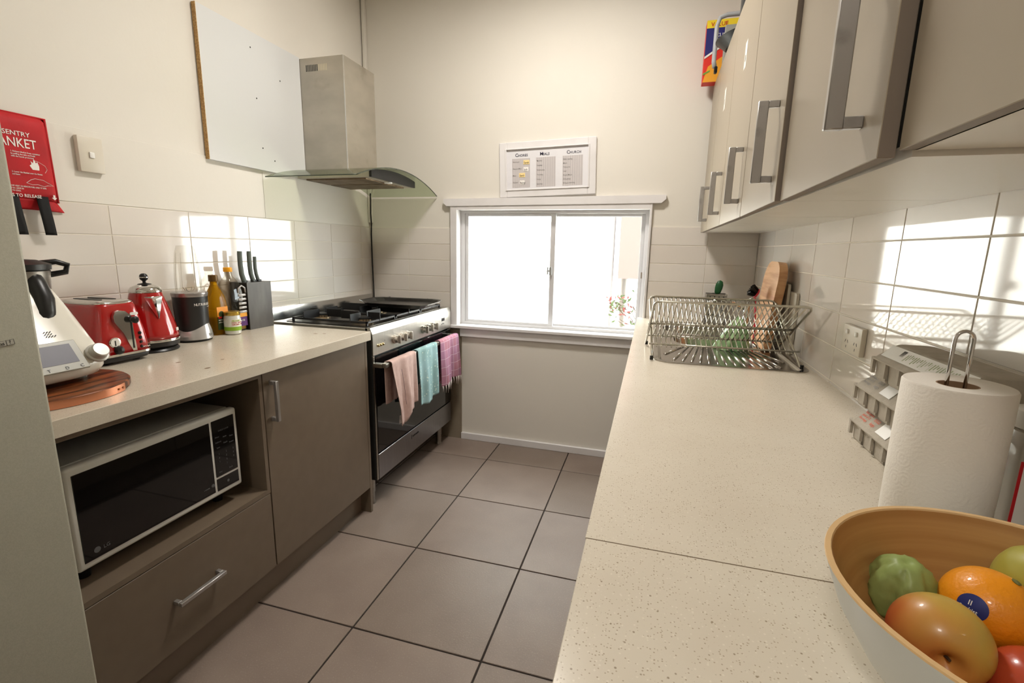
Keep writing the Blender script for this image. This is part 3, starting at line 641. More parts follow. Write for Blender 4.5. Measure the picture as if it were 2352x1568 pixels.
dwr = MB().box(-0.284, CXF+0.002, CY0+0.014, CY1-0.006, 0.136, 0.265, 0.002).build('storage_drawer', STD, ck)
text('EUROMAID', 0.014, (CXF+0.0022, 2.25, 0.222), (0, 1, 0), (0, 0, 1), BLACK, dwr); MB().prism([(2.235, 0.215), (2.239, 0.215), (2.239, 0.240), (2.235, 0.236)], 0.0006, 'x', CXF+0.002).build('emblem', BLACK, dwr)
q = MB(); q.box(-0.222, -0.196, 1.890, 2.760, 0.702, 0.724, 0.004, 2); hb_ = q.build('door_handle', STEEL, ck, smooth=True)
for y in (1.898, 2.742): MB().box(CXF+0.001, -0.215, y-0.014, y+0.014, 0.703, 0.723, 0.002).build('handle_bracket', STEEL, ck)
KN = mat('satin_knob', (196, 190, 180), 0.35, 0.8)
for i, y in enumerate((2.092, 2.158, 2.216, 2.402, 2.468, 2.534)):
    kb = MB().cyl((CXF, y, 0.801), (CXF+0.008, y, 0.801), 0.0225, 20).cyl((CXF+0.008, y, 0.801), (CXF+0.022, y, 0.801), 0.019, 20, r2=0.0165).build('knob', KN, ck, smooth=True)
    MB().box(CXF+0.020, CXF+0.034, y-0.0055, y+0.0055, 0.781, 0.821, 0.002).build('grip', KN, kb)
for y in (1.936, 1.957, 1.978): MB().lathe([(0.007, 0), (0.006, 0.006), (0.002, 0.009)], n=12).rot(Matrix.Rotation(PI/2, 4, 'Y')).build('push_button', mat('brassy_button', (176, 160, 120), 0.25, 1), ck, True, loc=(CXF, y, 0.797))
MB().box(CXF, CXF+0.001, 2.650, 2.692, 0.812, 0.830).build('clock_display', BLACKG, ck)
text('o ^^ o', 0.016, (CXF+0.0006, 2.645, 0.790), (0, 1, 0), (0, 0, 1), BLACK, ck)
for i in range(6): MB().box(CXF, CXF+0.0006, 1.995, 1.998, 0.790+0.02*(i % 2), 0.794+0.02*(i % 2)).build('panel_mark', BLACK, ck) if i < 2 else None
MB().prism([(L+0.001, 0.884), (L+0.026, 0.884), (L+0.017, 0.946), (L+0.001, 0.946)], CY1-CY0-0.012, 'y', CY0+0.012).build('upstand', mat('polished_steel', (190, 188, 184), 0.14, 1.0), ck)
for x in (-0.315, -0.79):
    for y in (1.915, 2.70): MB().lathe([(0.021, 0.135), (0.021, 0.06), (0.018, 0.055), (0.018, 0.012), (0.022, 0.0)][::-1], x, y, 0, n=16).build('leg', STEEL, ck, smooth=True)
# burners
def burner(x, y, r):
    b = MB().lathe([(r*1.25, 0), (r*1.2, 0.006), (r, 0.007), (r, 0.017), (r*0.92, 0.0185)], x, y, 0.886, n=28).build('burner', mat('burner_alloy', (170, 150, 120), 0.35, 0.9), ck, smooth=True)
    MB().lathe([(r*1.02, 0.0185), (r*1.02, 0.024), (r*0.9, 0.0265)], x, y, 0.886, n=28).build('burner_cap', IRON, b, smooth=True)
    for k_ in range(18):
        a = 2*PI*k_/18; MB().box(-0.001, 0.001, -0.0012, 0.0012, 0.008, 0.017).build('flame_port', CHAR, b, loc=(x+(r+0.0005)*math.cos(a), y+(r+0.0005)*math.sin(a), 0.886)) if k_ < 9 or k_ > 14 else None
for x, y, r in ((-0.405, 2.045, 0.043), (-0.665, 2.075, 0.030), (-0.53, 2.34, 0.055), (-0.40, 2.63, 0.036), (-0.665, 2.61, 0.036)): burner(x, y, r)
# pan supports: three cast grates of flat bars on edge
def grate(y0, y1, ctrs):
    g_ = MB(); x0, x1 = -0.735, -0.315; t = 0.0045; zb, zt = 0.896, 0.906
    g_.box(x0, x1, y0, y0+t*2, zb, zt, 0.001); g_.box(x0, x1, y1-t*2, y1, zb, zt, 0.001); g_.box(x0, x0+t*2, y0, y1, zb, zt, 0.001); g_.box(x1-t*2, x1, y0, y1, zb, zt, 0.001)
    for cx, cy in ctrs:
        for dx, dy in ((1, 0), (-1, 0), (0, 1), (0, -1)):
            ax, ay = cx+dx*0.028, cy+dy*0.028
            bx_ = (x1 if dx > 0 else x0) if dx else cx; by_ = (y1 if dy > 0 else y0) if dy else cy
            if dx and len(ctrs) == 2: bx_ = max(min(cx+dx*0.125, x1), x0)
            g_.box(min(ax, bx_)-t/2, max(ax, bx_)+t/2, min(ay, by_)-t/2, max(ay, by_)+t/2, zb+0.001, 0.9365, 0.0008)
    for x in (x0+t, x1-t):
        for y in (y0+t, y1-t): g_.box(x-t, x+t, y-t, y+t, 0.8845, zb+0.001)
    g_.build('pan_support', IRON, ck)
grate(1.935, 2.195, [(-0.405, 2.045), (-0.665, 2.075)]); grate(2.203, 2.475, [(-0.53, 2.34)]); grate(2.483, 2.745, [(-0.40, 2.63), (-0.665, 2.61)])

tr = thing('baking_tray', 'dark shallow baking tray with cut corners resting on the far burners', 'tray', (0, 0, 0.9372))
TP = [(-.566, 2.285), (-.613, 2.325), (-.620, 2.475), (-.585, 2.520), (-.255, 2.545), (-.200, 2.510), (-.170, 2.420), (-.158, 2.250), (-.175, 2.215), (-.225, 2.205), (-.51, 2.215)]
cxy = (sum(p[0] for p in TP)/len(TP), sum(p[1] for p in TP)/len(TP)); sh = lambda f: [(cxy[0]+(x-cxy[0])*f, cxy[1]+(y-cxy[1])*f) for x, y in TP]
q = MB(); q.rings([[(x, y, z) for x, y in sh(f)] for f, z in ((0.86, 0), (0.94, 0.016), (1.0, 0.019), (1.0, 0.022), (0.93, 0.0195), (0.85, 0.005))]); q.build('tray_body', noise_mix(mat('dark_tray', (74, 72, 68), 0.3, 0.6), (54, 52, 50), 8), tr)

# ---------------------------------------------------------------- tea towels on the oven handle
def towel(name, label, y0, y1, fl, bl, m, amp, ph, skew=0.0, extra=None):
    """cloth draped over the bar: back side bl long, front side fl long"""
    t = thing(name, label, 'tea towel', (-0.209, (y0+y1)/2, 0.713)); hw = (y1-y0)/2; rnd = random.Random(int(ph*10))
    path = []
    def pt(u, v):
        s = -bl+(fl+bl+0.05)*v          # arc length, 0 at back edge of bar
        e = (2*u-1)
        if s < 0: x, z = -0.0155, 0.0+s
        elif s < 0.05:
            a = PI-PI*(s/0.05); x, z = 0.0165*math.cos(a), 0.0155*math.sin(a)**0.6 if 0 < a < PI else 0
        else: x, z = 0.0165, -(s-0.05)
        d = max(0, abs(z)-0.005) if s > 0.05 or s < 0 else 0
        fold = math.sin(e*5.2+ph)+0.45*math.sin(e*11+ph*2.3)
        k_ = min(1, 0.25+d*4)
        if s > 0.02: x += amp*k_*(fold+1.35)*0.5
        else: x -= 0.4*amp*k_*(abs(fold))*0.5
        yy = e*hw*(1-0.10*min(1, d*5)*(0.5+0.5*math.sin(ph)))+skew*d
        z -= 0.012*math.sin(e*2.1+ph)*(d/0.3) if s > 0.05 else 0
        if extra and s > 0.05: x, yy, z = extra(e, d, x, yy, z)
        return (x, yy, z)
    q = MB(); q.grid(pt, 44, 60)
    o = q.build('cloth', m, t, smooth='all', solid=0.0025)
    return t, pt
def cloth(name, a, b, kind=None):
    m = mat(name, a, 0.9); noise_mix(m, b, 40, 4, 0.35, 0.65, 0.7, bump=0.35, bump_scale=300); return m
PINK = cloth('pink_terry', (204, 176, 168), (190, 158, 148))
def ex1(e, d, x, y, z):     # near corner hangs lower and folds forward
    k = min(1, max(0, (0.05-e)/0.35)); k = k*k*(3-2*k); return (x+0.012*k*min(1, d*4), y+0.03*k*d, z-0.055*k*d/0.28+0.02*max(0, e)*d/.28)
t1, _ = towel('tea_towel', 'pink towelling tea towel with a white care tag, nearest on the oven handle', 1.925, 2.170, 0.262, 0.20, PINK, 0.030, 0.8, extra=ex1)
MB().box(0.0, 0.001, 0.028, 0.052, -0.302, -0.262).rot(Matrix.Rotation(-0.15, 4, 'X')).build('care_tag', WHT, t1, loc=(0.022, -0.05, -0.006))
MB().tube([(0.045, -0.070, -0.03), (0.053, -0.062, -0.12), (0.056, -0.052, -0.21)], 0.0008, 4).build('hem_stitch', INK, t1)
TEAL = mat('teal_cotton', (148, 180, 182), 0.9); noise_mix(TEAL, (122, 154, 148), 9, 3, 0.4, 0.65, 0.6); speckle(TEAL, (222, 232, 214), 60, 0.18, 0.3, 0.7, 0.3)
t2, _ = towel('tea_towel', 'pale teal tea towel with small white sprigs, middle one on the oven handle', 2.195, 2.425, 0.285, 0.19, TEAL, 0.016, 2.1)
CHK = mat('pink_check_cotton', (188, 108, 116), 0.9)
n_, l_, b_ = nodes(CHK); tc = n_.new('ShaderNodeTexCoord'); br_ = n_.new('ShaderNodeTexBrick'); mp_ = n_.new('ShaderNodeMapping')
mp_.inputs['Rotation'].default_value = (0, PI/2, PI/2)
l_.new(tc.outputs['Object'], mp_.inputs[0]); l_.new(mp_.outputs[0], br_.inputs[0])
br_.inputs['Color1'].default_value = (*srgb((166, 110, 122)), 1); br_.inputs['Color2'].default_value = (*srgb((162, 116, 140)), 1); br_.inputs['Mortar'].default_value = (*srgb((206, 180, 190)), 1)
br_.inputs['Scale'].default_value = 1; br_.inputs['Brick Width'].default_value = 0.045; br_.inputs['Row Height'].default_value = 0.05; br_.inputs['Mortar Size'].default_value = 0.0011; br_.offset = 0
l_.new(br_.outputs[0], b_.inputs['Base Color'])
t3, p3 = towel('tea_towel', 'pink checked tea towel with a white fringe, furthest on the oven handle', 2.475, 2.735, 0.255, 0.26, CHK, 0.020, 4.2, skew=0.05)
for k_ in range(15):
    u = (k_+0.5)/15; p = Vector(p3(u, 1.0)); MB().tube([p+Vector((0, 0, 0.004)), p+Vector((0.002, 0.002, -0.018)), p+Vector((-0.001, 0.004, -0.036-0.008*(k_ % 3)))], 0.0030, 5, r2=0.0012).build('tassel', cloth_w if k_ else globals().setdefault('cloth_w', mat('white_fringe', (222, 210, 204), 0.9)), t3, smooth='all')

# ---------------------------------------------------------------- fridge
fr = thing('fridge', 'pale grey fridge standing at the left edge, with word magnets', 'fridge', (0, 0, 0))
FRM = noise_mix(mat('fridge_enamel', (176, 174, 158), 0.45, 0.15), (166, 164, 148), 300, 2, 0.4, 0.6, 0.5, bump=0.12, bump_scale=500)
MB().box(L+0.03, -0.195, -0.12, 0.583, 0.02, 1.72, 0.004).build('body', FRM, fr)
MB().box(-0.190, -0.132, -0.12, 0.5905, 0.05, 1.718, 0.006, 3).build('door', FRM, fr, smooth=True)
MB().box(L+0.05, -0.2, -0.10, 0.57, 0, 0.02).build('plinth', BLACK, fr)
def magnet(s, y, z, w_, h_, tilt):
    o = MB().box(0, 0.0012, 0, w_, 0, h_).build('word_magnet', GREYP if 0 else mat('magnet_white', (186, 184, 172), 0.5), fr, loc=(-0.132, y, z)); o.rotation_euler = (tilt, 0, 0)
    text(s, h_*0.95, (0.0013, 0.003, h_*0.22), (0, 1, 0), (0, 0, 1), CHAR, o, depth=0.0001)
    q = MB()
    for a in ((0, w_, 0, 0.0005), (0, w_, h_-0.0005, h_), (w_-0.0005, w_, 0, h_)): q.box(0.0012, 0.0014, *a)
    q.build('printed_border', CHAR, o)
magnet('decisions', 0.5045, 1.0665, 0.039, 0.0095, 0.10); magnet('?', 0.5437, 1.0705, 0.0105, 0.0095, 0.10); magnet('milk', 0.516, 1.1215, 0.022, 0.0095, 0.05)

# ---------------------------------------------------------------- microwave
mw = thing('microwave', 'white framed microwave with a black glass front in the cabinet niche', 'microwave', (0, 0, 0.4275))
MX = -0.305; MWP = mat('microwave_white', (208, 206, 198), 0.35); MWG = mat('microwave_grey', (168, 166, 158), 0.4)
MB().box(-0.68, MX-0.028, 0.688, 1.158, 0.038, 0.312, 0.004).build('case', MWG, mw)
MB().box(MX-0.028, MX, 0.683, 1.163, 0.049, 0.313, 0.009, 3).build('front_frame', MWP, mw, smooth=True)
gd = MB().box(MX-0.004, MX+0.0012, 0.698, 1.062, 0.066, 0.294, 0.002).build('door_glass', BLACKG, mw)
MB().box(MX-0.004, MX+0.0012, 1.068, 1.149, 0.112, 0.294, 0.001).build('control_panel', BLACKG, mw)
MB().box(MX-0.004, MX+0.0012, 1.068, 1.149, 0.066, 0.106, 0.001).build('door_button', BLACKG, mw)
DIM = mat('dim_print', (92, 92, 92), 0.6)
text('LG', 0.013, (MX+0.0013, 0.741, 0.084), (0, 1, 0), (0, 0, 1), DIM, gd)
MB().cyl((MX+0.001, 0.728, 0.0885), (MX+0.0016, 0.728, 0.0885), 0.0075, 20).build('emblem', DIM, gd)
text('i-wave', 0.008, (MX+0.0013, 1.020, 0.090), (0, 1, 0), (0, 0, 1), DIM, gd); MB().cyl((MX+0.001, 1.053, 0.094), (MX+0.0016, 1.053, 0.094), 0.0055, 16).build('emblem', DIM, gd)
for r_i, row in enumerate((('1', '2', '3'), ('4', '5', '6'), ('7', '8', '9'), ('', '0', ''))):
    for c_i, s_ in enumerate(row):
        if s_: text(s_, 0.008, (MX+0.0013, 1.082+0.026*c_i, 0.182-0.013*r_i), (0, 1, 0), (0, 0, 1), DIM, mw)
for s_, y, z in (('CHILD LOCK', 1.088, 0.256), ('Menu', 1.075, 0.238), ('Auto', 1.103, 0.232), ('Time', 1.126, 0.226), ('Defrost', 1.075, 0.221), ('Cook', 1.103, 0.212), ('Less', 1.078, 0.204), ('Power', 1.124, 0.206), ('Stop', 1.078, 0.124), ('Start', 1.115, 0.124)): text(s_, 0.0065, (MX+0.0013, y, z), (0, 1, 0), (0, 0, 1), DIM, mw)
MB().cyl((MX+0.001, 1.108, 0.086), (MX+0.0016, 1.108, 0.086), 0.0045, 14).build('button_mark', DIM, mw)
for y in (0.73, 1.12):
    for x in (-0.37, -0.64): MB().lathe([(0.014, 0), (0.016, 0.039)], x, y, 0, n=12).build('foot', BLACK, mw)

# ---------------------------------------------------------------- round board with copper band
rb = thing('serving_board', 'round dark acacia serving board with a copper band, under the cooking machine', 'board', (-0.480, 0.765, ZC))
WOOD = noise_mix(mat('acacia_wood', (142, 78, 38), 0.32), (50, 24, 12), 5, 6, 0.42, 0.56, 0.95, stretch=(9, 1.2, 1)); noise_mix(WOOD, (176, 112, 62), 4, 5, 0.58, 0.72, 0.5, stretch=(12, 1.2, 1))
MB().lathe([(0.170, 0), (0.176, 0.004), (0.176, 0.017), (0.172, 0.0205)], n=64).build('wood_disc', WOOD, rb, smooth=True)
COP = mat('copper', (216, 148, 116), 0.28, 1.0)
q = MB(); N_ = 60; A0, A1 = -2.4, 0.55
q.rings([[(r*math.cos(A0+(A1-A0)*i/N_), r*math.sin(A0+(A1-A0)*i/N_), z) for r, z in ((0.1765, 0.001), (0.1785, 0.001), (0.1785, 0.0200), (0.1765, 0.0200))] for i in range(N_+1)])
cb = q.build('copper_band', COP, rb, smooth=True)
for a in (0.49, 0.40): MB().cyl((0.178*math.cos(a), 0.178*math.sin(a), 0.010), (0.1800*math.cos(a), 0.1800*math.sin(a), 0.010), 0.0028, 12).build('rivet', mat('rivet_brass', (150, 90, 50), 0.3, 1), cb)

# ---------------------------------------------------------------- cooking machine
cm = thing('cooking_machine', 'white thermal cooking machine with a colour screen and dial, half hidden by the fridge', 'food processor', (-0.580, 0.762, ZC+0.0205))
def superring(xf, xb, hw, z, n=40, e=3.2, cy=0.0):
    P = []; cx = (xf+xb)/2; a = (xf-xb)/2
    for k in range(n):
        t = 2*PI*k/n; c, s_ = math.cos(t), math.sin(t)
        P.append((cx+a*math.copysign(abs(c)**(2/e), c), cy+hw*math.copysign(abs(s_)**(2/e), s_), z))
    return P
MWH = mat('machine_white', (224, 220, 208), 0.25, coat=0.3)
zz = [(0.008, 0.140, -0.17, 0.130), (0.016, 0.165, -0.18, 0.148), (0.032, 0.177, -0.185, 0.156), (0.050, 0.175, -0.185, 0.158), (0.070, 0.163, -0.185, 0.157), (0.100, 0.140, -0.185, 0.152), (0.150, 0.105, -0.18, 0.142), (0.190, 0.082, -0.17, 0.130), (0.225, 0.062, -0.15, 0.116), (0.250, 0.040, -0.13, 0.098), (0.264, 0.015, -0.11, 0.075)]
MB().rings([superring(xf, xb, hw, z) for z, xf, xb, hw in zz]).build('body', MWH, cm, smooth='all')
for x, y in ((0.10, 0.09), (0.10, -0.09), (-0.13, 0.09), (-0.13, -0.09)): MB().lathe([(0.016, 0), (0.018, 0.014)], x, y, 0, n=12).build('foot', GREYP, cm)
# sloped front panel frame: origin on slope, u along y, v up the slope
pa, pb_ = Vector((0.1755, 0, 0.0525)), Vector((0.1425, 0, 0.0990)); pv = (pb_-pa).normalized(); pn = Vector((0, 1, 0)).cross(pv).normalized()
if pn.x < 0: pn = -pn
def slope_box(u0, u1, v0, v1, h0, h1, name, m, parent, bev=0.0008):
    q = MB(); q.box(u0, u1, v0, v1, h0, h1, bev)
    mt = Matrix((Vector((0, 1, 0)), pv, pn)).transposed().to_4x4(); mt.translation = pa; q.rot(mt); return q.build(name, m, parent)
sp = slope_box(-0.11, 0.066, -0.016, 0.066, 0.001, 0.0065, 'screen_panel', mat('panel_grey', (150, 148, 134), 0.35), cm, 0.002)
slope_box(-0.10, 0.050, 0.004, 0.056, 0.0066, 0.0072, 'screen', mat('dark_screen', (72, 70, 84), 0.4), sp, 0)
mt = Matrix((Vector((0, 1, 0)), pv, pn)).transposed().to_4x4(); mt.translation = pa
for u, s_ in ((0.050, 'C'), (0.018, 'D'), (-0.018, 'T')):
    o_ = mt @ Vector((u-0.004, -0.011, 0.0068)); text(s_, 0.011, o_, (0, 1, 0), pv, CHAR, sp)
kn = MB().lathe([(0.025, 0), (0.025, 0.004), (0.021, 0.006), (0.019, 0.012), (0.0195, 0.020), (0.017, 0.023), (0.0, 0.0235)], n=30, cap1=False).rot(mt @ Matrix.Translation((0.100, 0.020, -0.002))).build('dial', mat('dial_silver', (198, 196, 190), 0.45, 0.5), cm, smooth=True)
for i in range(3):
    for j in range(4 if i == 0 else 3): 
        p = mt @ Vector((0.020+0.006*j, 0.085+0.006*i, -0.003)); MB().lathe([(0.0011, 0), (0.0011, 0.006)], n=6).rot(Matrix.Translation(p) @ pn.to_track_quat('Z', 'Y').to_matrix().to_4x4()).build('speaker_hole', CHAR, cm)
jg = MB().lathe([(0.060, 0.165), (0.078, 0.20), (0.082, 0.262), (0.084, 0.275), (0.078, 0.280)], -0.03, 0.045, 0, n=36).build('jug', STEEL, cm, smooth=True)
MB().lathe([(0.086, 0.278), (0.087, 0.292), (0.060, 0.302), (0.030, 0.304), (0.030, 0.318), (0.0, 0.318)], -0.03, 0.045, 0, n=36, cap1=False).build('lid', BLACK, cm, smooth=True)
MB().lathe([(0.024, 0.304), (0.028, 0.322), (0.0, 0.322)], -0.03, 0.045, 0, n=24, cap1=False).build('measuring_cup', mat('smoky_plastic', (120, 118, 120), 0.2), cm, smooth=True)
MB().tube([(-0.03, 0.10, 0.290), (-0.022, 0.150, 0.296), (-0.015, 0.172, 0.287), (-0.018, 0.168, 0.268), (-0.024, 0.135, 0.262)], 0.011, 10, flat=0.7).build('locking_arm', BLACK, cm, smooth='all')
MB().tube([(0.020, 0.062, 0.268), (0.046, 0.060, 0.240), (0.064, 0.060, 0.205), (0.074, 0.052, 0.172), (0.074, 0.034, 0.145), (0.066, 0.010, 0.122)], 0.023, 14, flat=1.0).build('jug_handle', BLACK, cm, smooth='all')

# ---------------------------------------------------------------- toaster
ts = thing('toaster', 'glossy red two slice toaster with chrome lever plate, left of the kettle', 'toaster', (-0.715, 1.072, ZC))
def srl(z, hx, hy, e=7, n=44, ox=0, oy=0):
    return [(ox+hx*math.copysign(abs(math.cos(2*PI*k/n))**(2/e), math.cos(2*PI*k/n)), oy+hy*math.copysign(abs(math.sin(2*PI*k/n))**(2/e), math.sin(2*PI*k/n)), z) for k in range(n)]
BASEB = mat('base_black', (34, 34, 34), 0.4)
MB().rings([srl(0.006, .090, .066), srl(0.010, .100, .076), srl(0.026, .106, .082)]).build('base', BASEB, ts, smooth='all')
MB().rings([srl(0.026, .107, .083), srl(0.033, .107, .083)]).build('chrome_ring', CHROME, ts, smooth=True)
tb = MB().rings([srl(0.033, .104, .080), srl(0.06, .103, .079), srl(0.10, .100, .074), srl(0.15, .094, .064), srl(0.178, .090, .059), srl(0.186, .087, .056)]).build('body', RED, ts, smooth='all')
MB().rings([srl(0.184, .088, .057, 4.5, oy=0), srl(0.189, .087, .056), srl(0.194, .078, .047), srl(0.196, .06, .035)]).build('top_plate', CHROME, ts, smooth='all')
for y in (-0.022, 0.018): MB().rings([srl(0.1955, .060, .010, 2.4, 24, -0.005, y), srl(0.1975, .059, .0095, 2.4, 24, -0.005, y)]).build('bread_slot', BLACK, ts, smooth=True)
XF_ = 0.1005
lv = MB().prism([(-0.012, 0.166), (0.006, 0.162), (0.022, 0.146), (0.028, 0.036), (0.016, 0.036), (0.006, 0.06), (-0.006, 0.094), (-0.029, 0.132), (-0.030, 0.150), (-0.024, 0.162)], 0.009, 'x', XF_-0.004).build('lever_plate', CHROME, ts)
MB().box(XF_+0.005, XF_+0.0062, 0.017, 0.021, 0.044, 0.146).build('lever_slot', BLACK, lv)
MB().lathe([(0.004, -0.004), (0.010, 0.006), (0.011, 0.016), (0.006, 0.021)], n=16).rot(Matrix.Rotation(PI/2, 4, 'Y')).build('lever_knob', BLACK, ts, smooth=True, loc=(XF_+0.006, 0.022, 0.134))
MB().lathe([(0.0155, 0), (0.0155, 0.005), (0.0135, 0.006)], n=28, sx=1, sy=1.1).rot(Matrix.Rotation(PI/2, 4, 'Y')).build('gauge', CHROME, ts, smooth=True, loc=(XF_-0.001, -0.034, 0.070))
MB().lathe([(0.0128, 0), (0.0128, 0.0065)], n=24).rot(Matrix.Rotation(PI/2, 4, 'Y')).build('gauge_face', PAPER, ts, loc=(XF_-0.001, -0.034, 0.070))
MB().box(XF_+0.0055, XF_+0.0065, -0.036, -0.033, 0.060, 0.076).build('gauge_mark', CHAR, ts)
MB().lathe([(0.013, 0), (0.014, 0.006), (0.010, 0.014), (0.0, 0.016)], n=24, cap1=False).rot(Matrix.Rotation(PI/2, 4, 'Y')).build('browning_knob', BLACK, ts, smooth=True, loc=(XF_, -0.026, 0.045))
for k_ in range(4): MB().lathe([(0.0052, 0), (0.0052, 0.003), (0.0030, 0.006)], n=16).rot(Matrix.Rotation(PI/2, 4, 'Y')).build('button', BLACK, ts, smooth=True, loc=(XF_-0.0005, 0.044, 0.088-0.0145*k_))
MB().prism(rrect(0.026, 0.050, 0.146, 0.155, 0.004, 4), 0.002, 'x', XF_-0.006).build('badge', WHITEP, ts)
text("De'Longhi", 0.006, (XF_+0.003, 0.046, 0.041), (0, 1, 0), (0, 0, 1), WHT, ts)
for x in (-0.07, 0.07):
    for y in (-0.045, 0.045): MB().lathe([(0.010, 0), (0.012, 0.008)], x, y, 0, n=12).build('foot', BLACK, ts)

# ---------------------------------------------------------------- kettle
kt = thing('kettle', 'glossy red conical kettle with a black ball knob, right of the toaster', 'kettle', (-0.732, 1.238, ZC))
MB().lathe([(0.079, 0), (0.081, 0.004), (0.075, 0.012), (0.06, 0.013)], n=48).build('power_base', BLACK, kt, smooth=True)
MB().lathe([(0.070, 0.012), (0.082, 0.020), (0.084, 0.036)], n=48).build('base', BASEB, kt, smooth=True)
MB().lathe([(0.0855, 0.036), (0.0860, 0.040), (0.0850, 0.044)], n=48).build('chrome_ring', CHROME, kt, smooth=True)
MB().lathe([(0.083, 0.044), (0.082, 0.060), (0.076, 0.090), (0.066, 0.130), (0.055, 0.170), (0.047, 0.200), (0.046, 0.205)], n=48).build('body', RED, kt, smooth='all')
MB().lathe([(0.0470, 0.203), (0.0475, 0.209), (0.040, 0.221), (0.022, 0.229), (0.0, 0.230)], n=48, cap1=False).build('lid', CHROME, kt, smooth=True)
MB().lathe([(0.022, 0.228), (0.018, 0.232), (0.005, 0.235), (0.005, 0.241), (0.011, 0.246), (0.0125, 0.2525)], n=24, cap1=False).build('knob', BLACK, kt, smooth=True)
MB().lathe([(0.0128, 0.2525), (0.0128, 0.2555)], n=24).build('knob_band', CHROME, kt, smooth=True)
MB().lathe([(0.0125, 0.2555), (0.011, 0.262), (0.006, 0.2665), (0.0, 0.2675)], n=24, cap0=True, cap1=False).build('knob', BLACK, kt, smooth=True)
# chrome spout facing the room
a_ = -0.30; sx_ = lambda r, w, z: (r*math.cos(a_)-w*math.sin(a_), r*math.sin(a_)+w*math.cos(a_), z)
q = MB(); q.bm.faces.new([q.bm.verts.new(p) for p in (sx_(0.057, -0.026, 0.190), sx_(0.074, 0.0, 0.183), sx_(0.072, 0.004, 0.115))]); q.bm.faces.new([q.bm.verts.new(p) for p in (sx_(0.057, 0.026, 0.190), sx_(0.074, 0.0, 0.183), sx_(0.072, 0.004, 0.115))]); q.bm.faces.new([q.bm.verts.new(p) for p in (sx_(0.057, -0.026, 0.190), sx_(0.057, 0.026, 0.190), sx_(0.074, 0.0, 0.183))])
q.build('spout', CHROME, kt, solid=0.003)
MB().tube([(-0.035, 0.030, 0.210), (-0.07, 0.055, 0.205), (-0.085, 0.068, 0.16), (-0.082, 0.064, 0.09), (-0.065, 0.05, 0.05)], 0.009, 10).build('handle', BLACK, kt, smooth='all')
MB().box(0.0795, 0.084, -0.002, 0.014, 0.066, 0.078, 0.003, 2, rot=Matrix.Rotation(0.5, 4, 'Z'), ctr=Vector((0, 0, 0))).build('badge', WHITEP, kt)

# ---------------------------------------------------------------- blender
bl = thing('blender', 'black and silver bullet blender with an upturned clear cup', 'blender', (-0.757, 1.423, ZC))
MB().lathe([(0.055, 0.0), (0.062, 0.004), (0.064, 0.010)], n=36).build('base', BLACK, bl, smooth=True)
q = MB(); n = 48
def wave(k): return 0.048+0.014*math.cos(2*(2*PI*k/n)-0.9)
q.rings([[(0.0655*math.cos(2*PI*k/n), 0.0655*math.sin(2*PI*k/n), 0.009) for k in range(n)], [(0.0650*math.cos(2*PI*k/n), 0.0650*math.sin(2*PI*k/n), 0.022) for k in range(n)], [(0.060*math.cos(2*PI*k/n), 0.060*math.sin(2*PI*k/n), wave(k)*0.8) for k in range(n)], [(0.0545*math.cos(2*PI*k/n), 0.0545*math.sin(2*PI*k/n), wave(k)+0.006) for k in range(n)]])
q.build('silver_skirt', mat('silver_plastic', (186, 184, 182), 0.25, 0.5), bl, smooth=True)
MB().lathe([(0.050, 0.010), (0.0545, 0.05), (0.0570, 0.12), (0.0585, 0.172)], n=48).build('motor_body', mat('dark_grey_body', (38, 38, 38), 0.35), bl, smooth=True)
MB().lathe([(0.0595, 0.172), (0.0610, 0.180), (0.0610, 0.186), (0.055, 0.189), (0.046, 0.189)], n=48).build('top_ring', mat('silver_ring', (170, 166, 164), 0.25, 0.7), bl, smooth=True)
MB().lathe([(0.044, 0.190), (0.0435, 0.24), (0.040, 0.29), (0.034, 0.335), (0.027, 0.362), (0.0, 0.3635)], n=40, cap0=False, cap1=False).build('cup', CLEARP, bl, smooth='all')
for k_ in range(4):
    a = 0.4+k_*PI/2; MB().tube([(0.0425*math.cos(a), 0.0425*math.sin(a), 0.195), (0.0415*math.cos(a), 0.0415*math.sin(a), 0.25), (0.033*math.cos(a), 0.033*math.sin(a), 0.335)], 0.0014, 6).build('cup_rib', CLEARP, bl, smooth='all')
for a in (0.4, 1.97, 3.5, 5.1): MB().tube([(0, 0, 0.190), (0.014*math.cos(a), 0.014*math.sin(a), 0.193), (0.022*math.cos(a), 0.022*math.sin(a), 0.205)], 0.0016, 5, flat=0.4).build('blade', CHROME, bl)
def ctext(s, size, R_, a0, z, m, parent, width=0.9):
    """letters wrapped round a cylinder of radius R_, starting at angle a0 and running anticlockwise"""
    a = a0
    for c in s:
        if c != ' ': text(c, size, (R_*math.cos(a), R_*math.sin(a), z), (-math.sin(a+0.15), math.cos(a+0.15), 0), (0, 0, 1), m, parent, width=width)
        a += size*width*(0.36 if c in 'IilL1' else 0.68)/R_
ctext('NUTRIBULLET', 0.0135, 0.0578, -0.52, 0.138, WHT, bl); ctext('900 SERIES', 0.005, 0.0576, 0.40, 0.130, WHT, bl)
ctext('900', 0.016, 0.0655, 0.15, 0.018, GREYT, bl)

